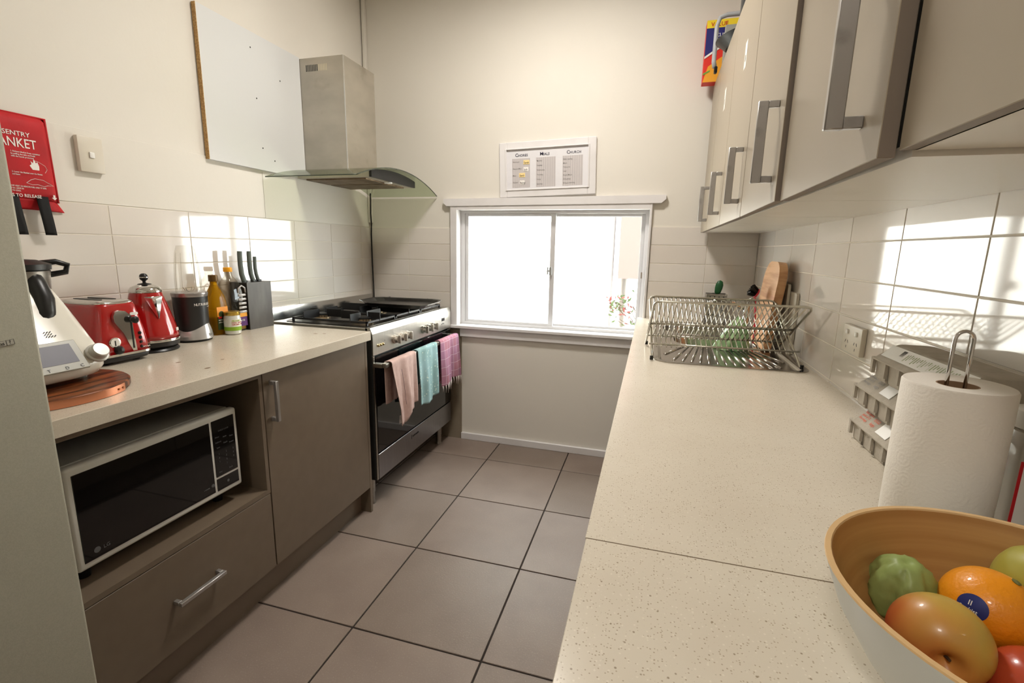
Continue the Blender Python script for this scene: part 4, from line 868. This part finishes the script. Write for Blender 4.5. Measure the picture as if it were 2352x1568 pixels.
# ---------------------------------------------------------------- bottles and jar
ob = thing('oil_bottle', 'glass olive oil bottle with a brown cap and a green and orange label', 'bottle', (-0.783, 1.556, ZC))
def rb_ring(z, hx, hy, e=5, n=32): return [(hx*math.copysign(abs(math.cos(2*PI*k/n))**(2/e), math.cos(2*PI*k/n)), hy*math.copysign(abs(math.sin(2*PI*k/n))**(2/e), math.sin(2*PI*k/n)), z) for k in range(n)]
MB().rings([rb_ring(0.001, .028, .030), rb_ring(0.006, .032, .034), rb_ring(0.12, .032, .034), rb_ring(0.155, .029, .031, 4), rb_ring(0.185, .020, .021, 3), rb_ring(0.205, .013, .013, 2.2), rb_ring(0.222, .0125, .0125, 2)]).build('bottle_body', OIL, ob, smooth='all')
MB().lathe([(0.0165, 0.219), (0.017, 0.221), (0.017, 0.244), (0.0155, 0.2455)], n=24).build('cap', mat('bronze_cap', (104, 76, 36), 0.35, 0.4), ob, smooth=True)
lb = MB().box(0.0322, 0.0328, -0.026, 0.027, 0.022, 0.116).build('label', mat('dark_green_label', (44, 58, 28), 0.5), ob)
MB().box(0.0328, 0.0332, -0.026, 0.027, 0.076, 0.116).build('label_panel', mat('orange_label', (232, 150, 46), 0.5), lb)
MB().cyl((0.0331, -0.006, 0.086), (0.0336, -0.006, 0.086), 0.013, 18).build('label_olive', mat('olive_print', (60, 72, 36), 0.5), lb)
MB().box(0.0331, 0.0338, -0.022, -0.004, 0.069, 0.076).build('label_badge', REDT, lb)
for k_, s_ in enumerate(('extra', 'olive oil')): text(s_, 0.009, (0.0330, -0.022, 0.060-0.010*k_), (0, 1, 0), (0, 0, 1), WHT, lb)

jb = thing('oil_jug', 'large clear plastic vegetable oil bottle with an orange cap and ribbed grip', 'bottle', (-0.790, 1.638, ZC))
jb.scale = (1, 0.92, 1)
MB().rings([rb_ring(0.001, .036, .044), rb_ring(0.006, .040, .050), rb_ring(0.165, .040, .050), rb_ring(0.195, .036, .043, 4), rb_ring(0.222, .024, .026, 3), rb_ring(0.238, .016, .016, 2.2), rb_ring(0.256, .0145, .0145, 2)]).build('bottle_body', CLEARP2, jb, smooth='all')
MB().lathe([(0.0175, 0.255), (0.0180, 0.257), (0.0180, 0.272), (0.0165, 0.2735)], n=24).build('cap', mat('orange_cap', (244, 168, 24), 0.4), jb, smooth=True)
GRIP = mat('grip_plastic', (178, 174, 170), 0.15, coat=0.5)
MB().tube([(0.041, 0.005, 0.165), (0.041, 0.008, 0.185), (0.041, 0.026, 0.196), (0.041, 0.043, 0.186), (0.041, 0.046, 0.165)], 0.0035, 8).build('grip_loop', GRIP, jb, smooth='all')
for k_ in range(5): MB().box(0.038, 0.0435, 0.004, 0.047, 0.150-0.018*k_, 0.161-0.018*k_, 0.003, 2).build('grip_rib', GRIP, jb, smooth=True)
MB().rings([rb_ring(0.008, .0385, .0485), rb_ring(0.085, .0385, .0485)]).build('oil', mat('vegetable_oil', (206, 166, 84), 0.15, alpha=1), jb, smooth='all')
lj = MB().box(0.0405, 0.0412, -0.035, 0.045, 0.022, 0.080).build('label', mat('purple_label', (88, 40, 106), 0.5), jb)
MB().box(0.0412, 0.0416, -0.035, 0.045, 0.062, 0.082).build('label_panel', ORG, lj); text('Vegetable Oil', 0.013, (0.0418, -0.032, 0.043), (0, 1, 0), (0, 0, 1), WHT, lj, width=0.85)

jr = thing('coconut_oil_jar', 'small glass jar of coconut oil with a gold lid, in front of the oil bottles', 'jar', (-0.726, 1.578, ZC))
MB().lathe([(0.026, 0.001), (0.031, 0.006), (0.0315, 0.072), (0.028, 0.082)], n=32).build('glass_body', mat('white_coconut_oil', (214, 214, 204), 0.12, coat=0.5), jr, smooth=True)
MB().lathe([(0.0300, 0.081), (0.0308, 0.083), (0.0308, 0.094), (0.028, 0.096)], n=32).build('lid', mat('gold_lid', (188, 156, 70), 0.3, 0.8), jr, smooth=True)
q = MB(); q.rings([[(0.0319*math.cos(2*PI*k/40), 0.0319*math.sin(2*PI*k/40), z) for k in range(40)] for z in (0.018, 0.066)], True, False, False); lbj = q.build('label', mat('white_label', (228, 226, 214), 0.5), jr, smooth=True)
q = MB(); q.rings([[(0.0321*math.cos(2*PI*k/40), 0.0321*math.sin(2*PI*k/40), z) for k in range(40)] for z in (0.018, 0.034)], True, False, False); q.build('label_band', mat('green_label', (140, 178, 44), 0.5), lbj, smooth=True)
ctext('ORGANIC', 0.009, 0.0321, -0.85, 0.056, mat('lime_print', (168, 196, 60), 0.5), lbj); ctext('EXTRA VIRGIN', 0.0062, 0.0321, -0.85, 0.0495, REDT, lbj); ctext('COCONUT OIL', 0.0085, 0.0321, -0.85, 0.041, REDT, lbj, 0.8)

# ---------------------------------------------------------------- knife block and knives
kbk = thing('knife_block', 'dark grey rectangular knife block against the left wall', 'knife block', (-0.741, 1.684, ZC))
SLATE = noise_mix(mat('slate_grey', (84, 80, 76), 0.45), (110, 106, 100), 12, 4, 0.45, 0.75, 0.6, stretch=(1, 1.5, 0.5))
MB().box(-0.095, -0.003, 0, 0.137, 0, 0.2070, 0.001).build('block', BLACK, kbk)
MB().box(-0.003, 0, 0, 0.137, 0, 0.2075, 0.0005).build('front_plate', SLATE, kbk)
HND = mat('soft_grey_handle', (84, 92, 84), 0.55)
for i, (dy, h_, r, lab) in enumerate(((0.010, 0.134, 0.0115, 'leftmost and thickest'), (0.060, 0.134, 0.0105, 'middle'), (0.090, 0.110, 0.0085, 'rightmost and shortest'))):
    k_ = thing('kitchen_knife', 'grey handled kitchen knife in the knife block, %s of the three' % lab, 'knife', (-0.775, 1.684+dy, ZC+0.2073))
    MB().tube([(0, 0.012, 0.0), (0, 0.008, 0.012), (0, 0.001, 0.035), (0, -0.002, h_*0.55), (0, -0.001, h_-0.012), (0, 0.0, h_-0.003), (0, 0.0, h_)], r, 14, flat=0.8, r2=r*0.93).build('handle', HND, k_, smooth=True)
    MB().box(-0.008, 0.008, 0.002, 0.024, 0.0, 0.008, 0.002).build('bolster', BLACK, k_)

# ---------------------------------------------------------------- dish rack
rk = thing('dish_rack', 'folding chrome wire dish rack standing over the sink drainer', 'dish rack', (0.962, 1.697, ZC+0.0035), math.radians(4))
WR = 0.0026; A_a, A_b = Vector((0, 0.0, 0.006)), Vector((0, 0.325, 0.192)); B_a, B_b = Vector((0, 0.285, 0.006)), Vector((0, -0.018, 0.206))
Wd = 0.486
def frame_(a, b, dx0, dx1):
    X = lambda p, x: (x, p.y, p.z); c = 0.022
    d_ = (b-a).normalized()
    q = MB(); q.tube([X(a, dx0), X(b-d_*c, dx0), X(b-d_*c*.3, dx0+c*.3), X(b, dx0+c), X(b, dx1-c), X(b-d_*c*.3, dx1-c*.3), X(b-d_*c, dx1), X(a, dx1)], 0.0042, 8)
    return q.build('frame', WIRE, rk, smooth='all')
fa = frame_(A_a, A_b, 0.006, Wd-0.012); fb_ = frame_(B_a, B_b, 0.0, Wd-0.002)
for fr_, (a, b) in ((fa, (A_a, A_b)), (fb_, (B_a, B_b))):
    for t in (0.19, 0.50): p = a.lerp(b, t); MB().tube([(-0.004, p.y, p.z+0.004), (Wd+0.002, p.y, p.z+0.004)], 0.0036, 8).build('rail', WIRE, fr_, smooth='all')
    for x in (0.003, Wd-0.007): MB().tube([(x, a.y, 0.0002), (x, a.y, 0.014)], 0.0058, 10).build('rubber_foot', BLACK, fr_, smooth=True)
    p0, p1_ = a.lerp(b, 0.17), a.lerp(b, 0.995); base = None
    for k in range(27):
        x = 0.022+(Wd-0.044)*k/26
        if base is None: base = MB().tube([(0, p0.y, p0.z), (0, p1_.y, p1_.z)], 0.0021, 6).build('wire', WIRE, fr_, smooth='all', loc=(x, 0, 0))
        else:
            o = base.copy(); C.objects.link(o); o.parent = fr_; o.location = (x, 0, 0)

# ---------------------------------------------------------------- things round the sink
cd_ = thing('utensil_caddy', 'perforated steel utensil caddy against the window wall behind the rack', 'caddy', (1.285, 2.768, ZC))
q = MB(); hw_, hd_, hh_ = 0.050, 0.042, 0.158
q.box(-hw_, hw_, -hd_, -hd_+0.002, 0, hh_); q.box(-hw_, hw_, hd_-0.002, hd_, 0, hh_); q.box(-hw_, -hw_+0.002, -hd_, hd_, 0, hh_); q.box(hw_-0.002, hw_, -hd_, hd_, 0, hh_); q.box(-hw_, hw_, -hd_, hd_, 0, 0.002)
q.build('cup_body', STEEL, cd_)
for i in range(4):
    for j in range(6): MB().cyl((-0.033+0.022*i, -hd_-0.0004, 0.025+0.024*j), (-0.033+0.022*i, -hd_+0.0002, 0.025+0.024*j), 0.0035, 10).build('hole', CHAR, cd_)
MB().tube([(-hw_, -hd_, hh_), (hw_, -hd_, hh_), (hw_, hd_, hh_), (-hw_, hd_, hh_)], 0.002, 6, closed=True).build('rim', CHROME, cd_)
gb = thing('bottle_brush', 'dark green oval headed brush standing in the utensil caddy', 'brush', (1.287, 2.752, ZC+0.004))
MB().tube([(0, 0, 0), (0.002, 0, 0.16)], 0.005, 8).build('handle', mat('brush_stem', (40, 90, 60), 0.4), gb, smooth='all')
q = MB(); q.lathe([(0.006, 0), (0.015, 0.012), (0.019, 0.035), (0.019, 0.055), (0.013, 0.072), (0.0, 0.078)], n=20, cap1=False, sy=0.6).rot(Matrix.Rotation(0.16, 4, 'Y')); q.build('head', noise_mix(mat('green_leafy', (30, 84, 44), 0.4), (120, 160, 130), 40, 3, 0.6, 0.7, 0.7), gb, smooth='all', loc=(0.0, 0, 0.150))

pb2 = thing('produce_bag', 'pale green plastic produce bag slumped on the sink drainer behind the rack', 'bag', (1.270, 2.050, ZC-0.004))
def bagp(u, v):
    a = 2*PI*u; h = 0.130*v; r = 0.050*(max(0,1-v**1.7))**0.8*(1+0.13*math.sin(5*a+v*3)+0.10*math.sin(9*a-v*5))+0.004
    return (r*math.cos(a)*1.1+0.020*v, r*math.sin(a)*0.75, h+0.004*math.sin(7*a)*v)
q = MB(); q.grid(bagp, 48, 16); bmesh.ops.remove_doubles(q.bm, verts=q.bm.verts, dist=1e-5); q.build('bag_skin', noise_mix(mat('pale_green_film', (170, 202, 150), 0.2, coat=0.5), (116, 164, 106), 14, 4, 0.4, 0.65, 0.8), pb2, smooth='all')
MB().rings([[(0.046*math.cos(2*PI*k/20), 0.034*math.sin(2*PI*k/20), z) for k in range(20)] for z in (0.0, 0.014)]).build('green_stalks', mat('deep_green', (52, 130, 74), 0.4), pb2, smooth=True)

rdb = thing('dish_brush', 'red handled dish brush with black bristles leaning on the wooden chopping board', 'brush', (1.385, 2.225, ZC-0.005))
REDP = mat('red_plastic', (206, 44, 66), 0.35)
MB().tube([(0.0, 0.0, 0), (-0.002, -0.005, 0.06), (-0.010, -0.020, 0.14), (-0.018, -0.030, 0.195)], 0.0062, 10, r2=0.0055, flat=0.7).build('handle', REDP, rdb, smooth='all')
q = MB(); q.lathe([(0.0, -0.006), (0.015, -0.004), (0.021, 0.0), (0.021, 0.004), (0.0, 0.005)], n=24, cap0=False, cap1=False).rot(Matrix.Rotation(-1.15, 4, 'Y')); q.build('head', REDP, rdb, smooth='all', loc=(-0.014, -0.033, 0.215))
rnd = random.Random(8); q = MB(); ax_ = Vector((-0.85, 0.0, 0.52)).normalized()
for k_ in range(110):
    a, rr = rnd.uniform(0, 2*PI), 0.018*math.sqrt(rnd.random()); t1_ = Vector((0, 1, 0)); t2_ = ax_.cross(t1_)
    p = t1_*rr*math.cos(a)+t2_*rr*math.sin(a); q.tube([p, p*1.5+ax_*rnd.uniform(0.024, 0.030)], 0.0011, 4)
bri = q.build('bristles', BLACK, rdb, loc=(-0.017, -0.033, 0.218)); bri['kind'] = 'stuff'

BOARD = noise_mix(mat('beech_wood', (214, 166, 118), 0.5), (178, 122, 76), 14, 5, 0.42, 0.62, 0.75, stretch=(1, 0.25, 3)); noise_mix(BOARD, (110, 70, 44), 9, 3, 0.62, 0.78, 0.6, stretch=(1, 1, 0.35))
cb2 = thing('chopping_board', 'thick wooden chopping board with a rounded top leaning on the right wall', 'chopping board', (1.385, 2.180, ZC))
w2 = 0.128
q = MB(); q.prism([(-w2, 0), (w2-0.02, 0)]+[(w2*0.98, 0.06)]+arc(w2-0.085, 0.345-0.085, 0.085, 0, PI/2, 8)+arc(-w2+0.085, 0.345-0.085, 0.085, PI/2, PI, 8), 0.030, 'x', 0)
q.rot(Matrix.Rotation(math.radians(5.8), 4, 'Y')); q.build('board', BOARD, cb2)
for i, (x, y, z, lb_) in enumerate(((1.4520, 2.16, 1.140, 'taller white plastic chopping board behind the wooden one'), (1.4635, 2.08, 1.112, 'shorter white plastic chopping board closest to the right wall'))):
    o = thing('plastic_board', lb_, 'chopping board', (x, y, ZC))
    MB().prism(rrect(-0.10, 0.10, 0.0, z-ZC, 0.012, 4), 0.0095, 'x', 0).build('board', WHITED, o)

# ---------------------------------------------------------------- egg cartons
PULP = noise_mix(mat('grey_pulp', (176, 168, 154), 0.9), (160, 152, 138), 40, 4, 0.4, 0.65, 0.6, bump=0.5, bump_scale=200)
def egg_carton(label, loc, rz, kind):
    t = thing('egg_carton', label, 'egg carton', loc, rz, 'egg cartons stacked by the right wall')
    Ln, Wc = 0.148, 0.054; q = MB()
    for i in range(6):
        for j in range(2):
            cy, cx = -Ln+0.0247+0.0493*i, -0.027+0.054*j
            f = lambda h, z: [(cx-h*1.0, cy-h, z), (cx+h*1.0, cy-h, z), (cx+h*1.0, cy+h, z), (cx-h*1.0, cy+h, z)]
            q.rings([f(0.0165, 0.0), f(0.0185, 0.004), f(0.0205, 0.036)])
    for i in range(7):   # upright ribs between the cups
        cy = -Ln+0.0493*i
        for sx in (-1, 1): q.box(sx*0.050-0.003, sx*0.050+0.003, cy-0.004, cy+0.004, 0.010, 0.037)
    q.build('tray', PULP, t); t.scale = (1, 1, 1.065)
    MB().box(-Wc, Wc, -Ln-0.003, Ln+0.003, 0.035, 0.039, 0.001).build('flange', PULP, t)
    def rr(hx, hy, z): return [(x, y, z) for x, y in rrect(-hx, hx, -hy, hy, 0.012, 3)]
    MB().rings([rr(Wc-0.001, Ln, 0.039), rr(Wc-0.004, Ln-0.004, 0.044), rr(Wc-0.024, Ln-0.022, 0.066), rr(Wc-0.027, Ln-0.025, 0.067)]).build('lid', PULP, t)
    # print on the sloping near side, which faces -x
    va = Vector((-(Wc-0.0035), 0, 0.0445)); vb = Vector((-(Wc-0.0238), 0, 0.0660)); vv = (vb-va).normalized(); nn = vv.cross(Vector((0, 1, 0))).normalized()
    if nn.x > 0: nn = -nn
    mt = Matrix((Vector((0, -1, 0)), vv, nn)).transposed().to_4x4(); mt.translation = va
    def patch(u0, u1, v0, v1, m, nm): q = MB(); q.box(u0, u1, v0, v1, 0.0002, 0.0008); q.rot(mt); return q.build(nm, m, t)
    WL_ = mat('carton_label', (244, 243, 240), 0.4)
    if kind == 'top':
        patch(-0.125, 0.118, 0.002, 0.027, mat('egg_label', (244, 244, 240), 0.25), 'label'); g_ = mat('green_print', (170, 186, 140), 0.5)
        for k_ in range(26): patch(-0.058+0.006*k_, -0.055+0.006*k_, 0.006+0.003*(k_ % 4), 0.020+0.001*(k_ % 3), g_, 'print_mark')
        patch(-0.078, -0.066, 0.012, 0.024, CHAR, 'finger_hole')
    else:
        patch(-0.046, -0.004, 0.002, 0.028, WL_, 'label')
        m_ = mat('red_stamp', (226, 120, 96), 0.7) if kind == 'red' else GREYT
        for k_, s_ in enumerate(('Best before', 'pack of 12', 'free range')): text(s_, 0.0075, mt @ Vector((-0.125, 0.020-0.0075*k_, 0.0003)), (0, -1, 0), vv, m_, t, depth=0.0001)
        for k_, s_ in enumerate(('EGGS', 'large')): text(s_, 0.009, mt @ Vector((-0.080, 0.016-0.010*k_, 0.0003)), (0, -1, 0), vv, m_, t, depth=0.0001)
    return t
egg_carton('grey egg carton at the bottom of the stack of three, with red stamped print', (1.4170, 0.960, ZC), 0.0, 'red')
egg_carton('grey egg carton in the middle of the stack of three, with grey print', (1.4190, 0.975, ZC+0.0716), -0.010, 'grey')
egg_carton('top egg carton of the grey stack, with a long green and white label', (1.4180, 0.905, ZC+0.1432), 0.015, 'top')

# ---------------------------------------------------------------- paper towel
PT = mat('paper_towel_white', (228, 222, 212), 0.9)
n_, l_, b_ = nodes(PT); tc = n_.new('ShaderNodeTexCoord'); v1_ = n_.new('ShaderNodeTexVoronoi'); v1_.inputs['Scale'].default_value = 420; l_.new(tc.outputs['Object'], v1_.inputs[0])
wv = n_.new('ShaderNodeTexVoronoi'); wv.inputs['Scale'].default_value = 55; l_.new(tc.outputs['Object'], wv.inputs[0]); sn = n_.new('ShaderNodeMath'); sn.operation = 'SINE'; mu = n_.new('ShaderNodeMath'); mu.operation = 'MULTIPLY'; mu.inputs[1].default_value = 24; l_.new(wv.outputs['Distance'], mu.inputs[0]); l_.new(mu.outputs[0], sn.inputs[0])
ad = n_.new('ShaderNodeMath'); ad.operation = 'ADD'; s2 = n_.new('ShaderNodeMath'); s2.operation = 'MULTIPLY'; s2.inputs[1].default_value = 0.4; l_.new(sn.outputs[0], s2.inputs[0]); l_.new(s2.outputs[0], ad.inputs[0]); l_.new(v1_.outputs['Distance'], ad.inputs[1]); bp = n_.new('ShaderNodeBump'); bp.inputs['Strength'].default_value = 0.28; bp.inputs['Distance'].default_value = 0.0006; l_.new(ad.outputs[0], bp.inputs['Height']); l_.new(bp.outputs[0], b_.inputs['Normal'])
RX, RY = 1.3130, 0.6930
ph = thing('towel_holder', 'chrome wire paper towel holder with a tall loop', 'holder', (RX, RY, ZC))
MB().tube([(0.069*math.cos(2*PI*k/40), 0.069*math.sin(2*PI*k/40), 0.0032) for k in range(40)], 0.0028, 8, closed=True).build('base_ring', CHROME, ph, smooth='all')
MB().tube([(-0.069, 0, 0.0032), (0.069, 0, 0.0032)], 0.0026, 8).build('base_bar', CHROME, ph, smooth='all')
MB().tube([(-0.0095, 0.004, 0.003), (-0.0095, 0.004, 0.275)]+[(-0.0095*math.cos(PI*k/10), 0.004, 0.275+0.0115*math.sin(PI*k/10)) for k in range(1, 10)]+[(0.0095, 0.004, 0.275), (0.0095, 0.004, 0.003)], 0.0021, 10).build('loop', CHROME, ph, smooth='all')
rl = thing('paper_towel', 'full roll of embossed white paper towel behind the fruit bowl', 'paper towel', (RX, RY, ZC+0.0075))
prof = [(0.0205, 0.0), (0.0525, 0.0), (0.0540, 0.002), (0.0545, 0.110), (0.0540, 0.213), (0.0525, 0.2155), (0.0205, 0.2135)]
q = MB(); R_ = [[(r*math.cos(2*PI*i/72), r*math.sin(2*PI*i/72), h) for i in range(72)] for r, h in prof]; R_.append(R_[0]); q.rings(R_, True, False, False); q.build('roll', PT, rl, smooth=True)
q = MB(); R_ = [[(r*math.cos(2*PI*i/40), r*math.sin(2*PI*i/40), h) for i in range(40)] for r, h in ((0.0190, 0.001), (0.0204, 0.001), (0.0204, 0.2135), (0.0190, 0.2135))]; R_.append(R_[0]); q.rings(R_, True, False, False); q.build('core', mat('brown_cardboard', (150, 120, 92), 0.9), rl, smooth=True)

# ---------------------------------------------------------------- jar of sweets at the right edge
sj = thing('sweet_jar', 'clear jar with a red bordered white label at the right edge, beside the paper towel', 'jar', (1.4180, 0.7195, ZC)); sj.scale = (0.842, 0.842, 1)
MB().rings([[(x, y, z) for x, y in rrect(-h, h, -h, h, h*0.12, 4)] for h, z in ((0.034, 0.001), (0.038, 0.006), (0.038, 0.150), (0.032, 0.165), (0.026, 0.168))]).build('jar_body', mat('cloudy_jar', (214, 206, 192), 0.08, trans=0.6), sj, smooth=True)
MB().lathe([(0.030, 0.168), (0.031, 0.170), (0.031, 0.190), (0.028, 0.192)], n=32).build('lid', WHITEP, sj, smooth=True)
yl = -0.0384
lbx = MB().box(-0.0365, 0.0365, yl-0.0005, yl, 0.010, 0.134).build('label', mat('red_label', (196, 22, 34), 0.4), sj)
MB().box(-0.0325, 0.0325, yl-0.0009, yl-0.0005, 0.014, 0.130).build('label_panel', WHT, lbx)
MB().box(-0.028, 0.030, yl-0.0013, yl-0.0009, 0.108, 0.126).build('label_plaque', mat('dark_plaque', (60, 40, 34), 0.5), lbx); text('KIRKLAND', 0.013, (-0.026, yl-0.0014, 0.113), (1, 0, 0), (0, 0, 1), WHT, lbx)
q = MB(); q.lathe([(0.0, 0), (0.022, 0), (0.022, 0.0005), (0, 0.0005)], n=28, cap0=False, cap1=False, sy=1.15).rot(Matrix.Rotation(PI/2, 4, 'X')); q.build('label_oval', REDT, lbx, loc=(0.0, yl-0.001, 0.080))
text('Jelly', 0.015, (-0.016, yl-0.0019, 0.074), (1, 0, 0), (0, 0, 1), YEL, lbx)
MB().box(-0.030, 0.030, yl-0.0013, yl-0.0009, 0.034, 0.050).build('label_band', REDT, lbx); text('ASSORTED FLAVOURS', 0.0085, (-0.027, yl-0.0014, 0.039), (1, 0, 0), (0, 0, 1), WHT, lbx, width=0.8)
for x in (-0.02, -0.008, 0.006, 0.018): MB().lathe([(0.006, 0), (0.006, 0.0006)], n=12).rot(Matrix.Rotation(PI/2, 4, 'X')).build('printed_sweet', ORG, lbx, loc=(x, yl-0.0009, 0.024))

# ---------------------------------------------------------------- fruit bowl
fbw = thing('fruit_bowl', 'bamboo lined fruit bowl with a white outside at the lower right', 'bowl', (1.2580, 0.420, ZC))
BAM = noise_mix(mat('bamboo', (192, 146, 88), 0.4), (164, 116, 62), 3, 4, 0.35, 0.65, 0.8, stretch=(0.6, 0.6, 26)); BAMR = mat('bamboo_rim', (214, 178, 128), 0.45)
outp = [(0.055, 0.0), (0.068, 0.002), (0.090, 0.014), (0.115, 0.040), (0.136, 0.075), (0.1495, 0.112)]
inp = [(0.1435, 0.112), (0.1305, 0.077), (0.110, 0.044), (0.086, 0.019), (0.055, 0.008), (0.0, 0.006)]
MB().lathe(outp, n=72, cap1=False).build('outer_shell', mat('matt_white_lacquer', (206, 210, 208), 0.35), fbw, smooth=True)
MB().lathe([(0.1495, 0.112), (0.1490, 0.1135), (0.1445, 0.1135), (0.1435, 0.112)], n=72, cap0=False, cap1=False).build('rim', BAMR, fbw, smooth=True)
MB().lathe(inp, n=72, cap0=False, cap1=False).build('bamboo_lining', BAM, fbw, smooth=True)
def fruit(name, label, cat, loc, r, m, fn=None, rot=(0, 0, 0), nu=48, nv=32):
    t = thing(name, label, cat, loc); t.rotation_euler = rot
    bm = bmesh.new(); bmesh.ops.create_uvsphere(bm, u_segments=nu, v_segments=nv, radius=1)
    for v in bm.verts:
        p = v.co.normalized(); v.co = Vector(fn(p)) if fn else p*r
    me = bpy.data.meshes.new('flesh'); bm.to_mesh(me); bm.free(); me.materials.append(m); me.shade_smooth()
    o = bpy.data.objects.new('flesh', me); C.objects.link(o); o.parent = t
    return t
CHAY = noise_mix(mat('chayote_green', (150, 166, 98), 0.45), (120, 142, 72), 12, 4, 0.35, 0.7, 0.7, bump=0.2, bump_scale=90)
def chay(p):
    a = math.atan2(p.y, p.x); s_ = 1-abs(p.z)**4
    groove = abs(math.sin(a*2.5+0.35*math.sin(p.z*4)))**0.4*(0.8+0.2*abs(math.sin(a*5+1.2+p.z*2))**0.5)
    k = 0.0285*(0.70+0.36*groove*s_)*(1+0.10*noise.noise(p*5.5)+0.06*noise.noise(p*12))*(1-0.12*p.z)
    return (p.x*k, p.y*k, p.z*0.037*(1-0.16*math.exp(-((p.x**2+p.y**2)*9))))
fruit('chayote', 'ridged green chayote at the back left of the fruit bowl', 'chayote', (1.1975, 0.4985, 0.9385), .035, CHAY, chay, (0.15, -0.12, 0.4))
def blush(name, a, b, c, ax=(1, 0, 0)):
    m = mat(name, a, 0.35, coat=0.15); n, l, bs = nodes(m); tc = n.new('ShaderNodeTexCoord'); vm = n.new('ShaderNodeVectorMath'); vm.operation = 'DOT_PRODUCT'; vm.inputs[1].default_value = ax
    l.new(tc.outputs['Object'], vm.inputs[0]); ns = n.new('ShaderNodeTexNoise'); ns.inputs['Scale'].default_value = 18; l.new(tc.outputs['Object'], ns.inputs[0])
    m1 = n.new('ShaderNodeMath'); m1.operation = 'MULTIPLY'; m1.inputs[1].default_value = 13; l.new(vm.outputs['Value'], m1.inputs[0]); m2 = n.new('ShaderNodeMath'); m2.operation = 'ADD'; l.new(m1.outputs[0], m2.inputs[0]); l.new(ns.outputs[0], m2.inputs[1])
    r = n.new('ShaderNodeValToRGB'); r.color_ramp.elements[0].position = 0.15; r.color_ramp.elements[0].color = (*srgb(a), 1); r.color_ramp.elements[1].position = 0.95; r.color_ramp.elements[1].color = (*srgb(c), 1)
    e = r.color_ramp.elements.new(0.55); e.color = (*srgb(b), 1); l.new(m2.outputs[0], r.inputs[0]); l.new(r.outputs[0], bs.inputs['Base Color']); return m
def pome(R_, hz_):
    def f(p):
        rr = math.sqrt(p.x**2+p.y**2); dim = math.exp(-(rr*3.6)**2)
        return (p.x*R_, p.y*R_, p.z*hz_*(1-0.42*dim))
    return f
ap = fruit('apple', 'large red and yellow apple at the front of the fruit bowl', 'apple', (1.1965, 0.4330, 0.9400), .04, blush('apple_skin', (190, 160, 72), (196, 132, 66), (170, 50, 26), (-0.75, -0.55, 0.15)), pome(0.0355, 0.0335), (1.62, 0.0, -0.25))
MB().tube([(0, 0, 0.016), (0.001, 0.001, 0.021), (0.002, 0.002, 0.025)], 0.0013, 6).build('stem', mat('stem_brown', (70, 52, 30), 0.8), ap)
ORM = mat('orange_peel', (236, 150, 20), 0.38, coat=0.2); noise_mix(ORM, (222, 120, 14), 6, 3, 0.4, 0.7, 0.6, bump=0.35, bump_scale=260)
orr = fruit('orange', 'bright orange with a round blue sticker in the fruit bowl', 'orange', (1.2500, 0.4740, 0.9500), .033, ORM, lambda p: (p.x*0.0340, p.y*0.0340, p.z*0.0335*(1+0.06*math.exp(-((p.x**2+p.y**2)*14)) if p.z > 0 else 1)), (0.18, 0.34, 0))
MB().lathe([(0.003, 0), (0.0035, 0.001), (0.001, 0.002)], n=10).build('stalk_scar', mat('scar_green', (110, 110, 60), 0.8), orr, loc=(0, 0, 0.0348))
# blue sticker wrapped on the orange, on the side that faces the room and camera
sd = Vector((-0.84, -0.75, 0.42)).normalized(); Ri = Matrix.Rotation(0.35, 3, 'X'); 
from mathutils import Euler
sdl = Euler((0.18, 0.34, 0)).to_matrix().inverted() @ sd
qd = sdl.to_track_quat('Z', 'Y').to_matrix().to_4x4()
def cap_disc(rad, lift, m, nm):
    q = MB(); q.rings([[(a*math.cos(2*PI*k/32), a*math.sin(2*PI*k/32), math.sqrt(0.0340**2-a*a)+lift) for k in range(32)] for a in (rad, rad*0.66, rad*0.33, 0.0004)], True, False, True); q.rot(qd); return q.build(nm, m, orr, smooth='all')
stk = cap_disc(0.0105, 0.0003, mat('navy_sticker', (34, 44, 110), 0.4), 'sticker')
rt = qd.to_3x3() @ Vector((1, 0, 0)); up_ = qd.to_3x3() @ Vector((0, 1, 0))
wup = Euler((0.18, 0.34, 0)).to_matrix().inverted() @ Vector((0, 0, 1)); wup = (wup-sdl*wup.dot(sdl)).normalized(); wr_ = wup.cross(sdl).normalized()
for s_, sz, dx, dy in (('II', 0.006, -0.003, 0.001), ('Sunkist', 0.0044, -0.0078, -0.0040), ('4012', 0.0028, -0.0030, -0.0085)): text(s_, sz, sdl*0.0353+wr_*dx+wup*dy, wr_, wup, WHT, stk, depth=0.0001)
fruit('tomato', 'red tomato at the right of the fruit bowl, below the orange', 'tomato', (1.2540, 0.4140, 0.9260), .035, mat('tomato_skin', (184, 72, 44), 0.25, coat=0.4), pome(0.0310, 0.0285), (0.1, 0.1, 0))
fruit('pear', 'yellow green pear behind the orange in the fruit bowl', 'pear', (1.3075, 0.5040, 0.9650), .04, blush('pear_skin', (178, 170, 78), (164, 158, 64), (150, 146, 60), (0, 0, 1)), lambda p: (p.x*0.034*(1-0.25*max(0, p.z)), p.y*0.034*(1-0.25*max(0, p.z)), p.z*0.042), (0.5, 0.4, 0))
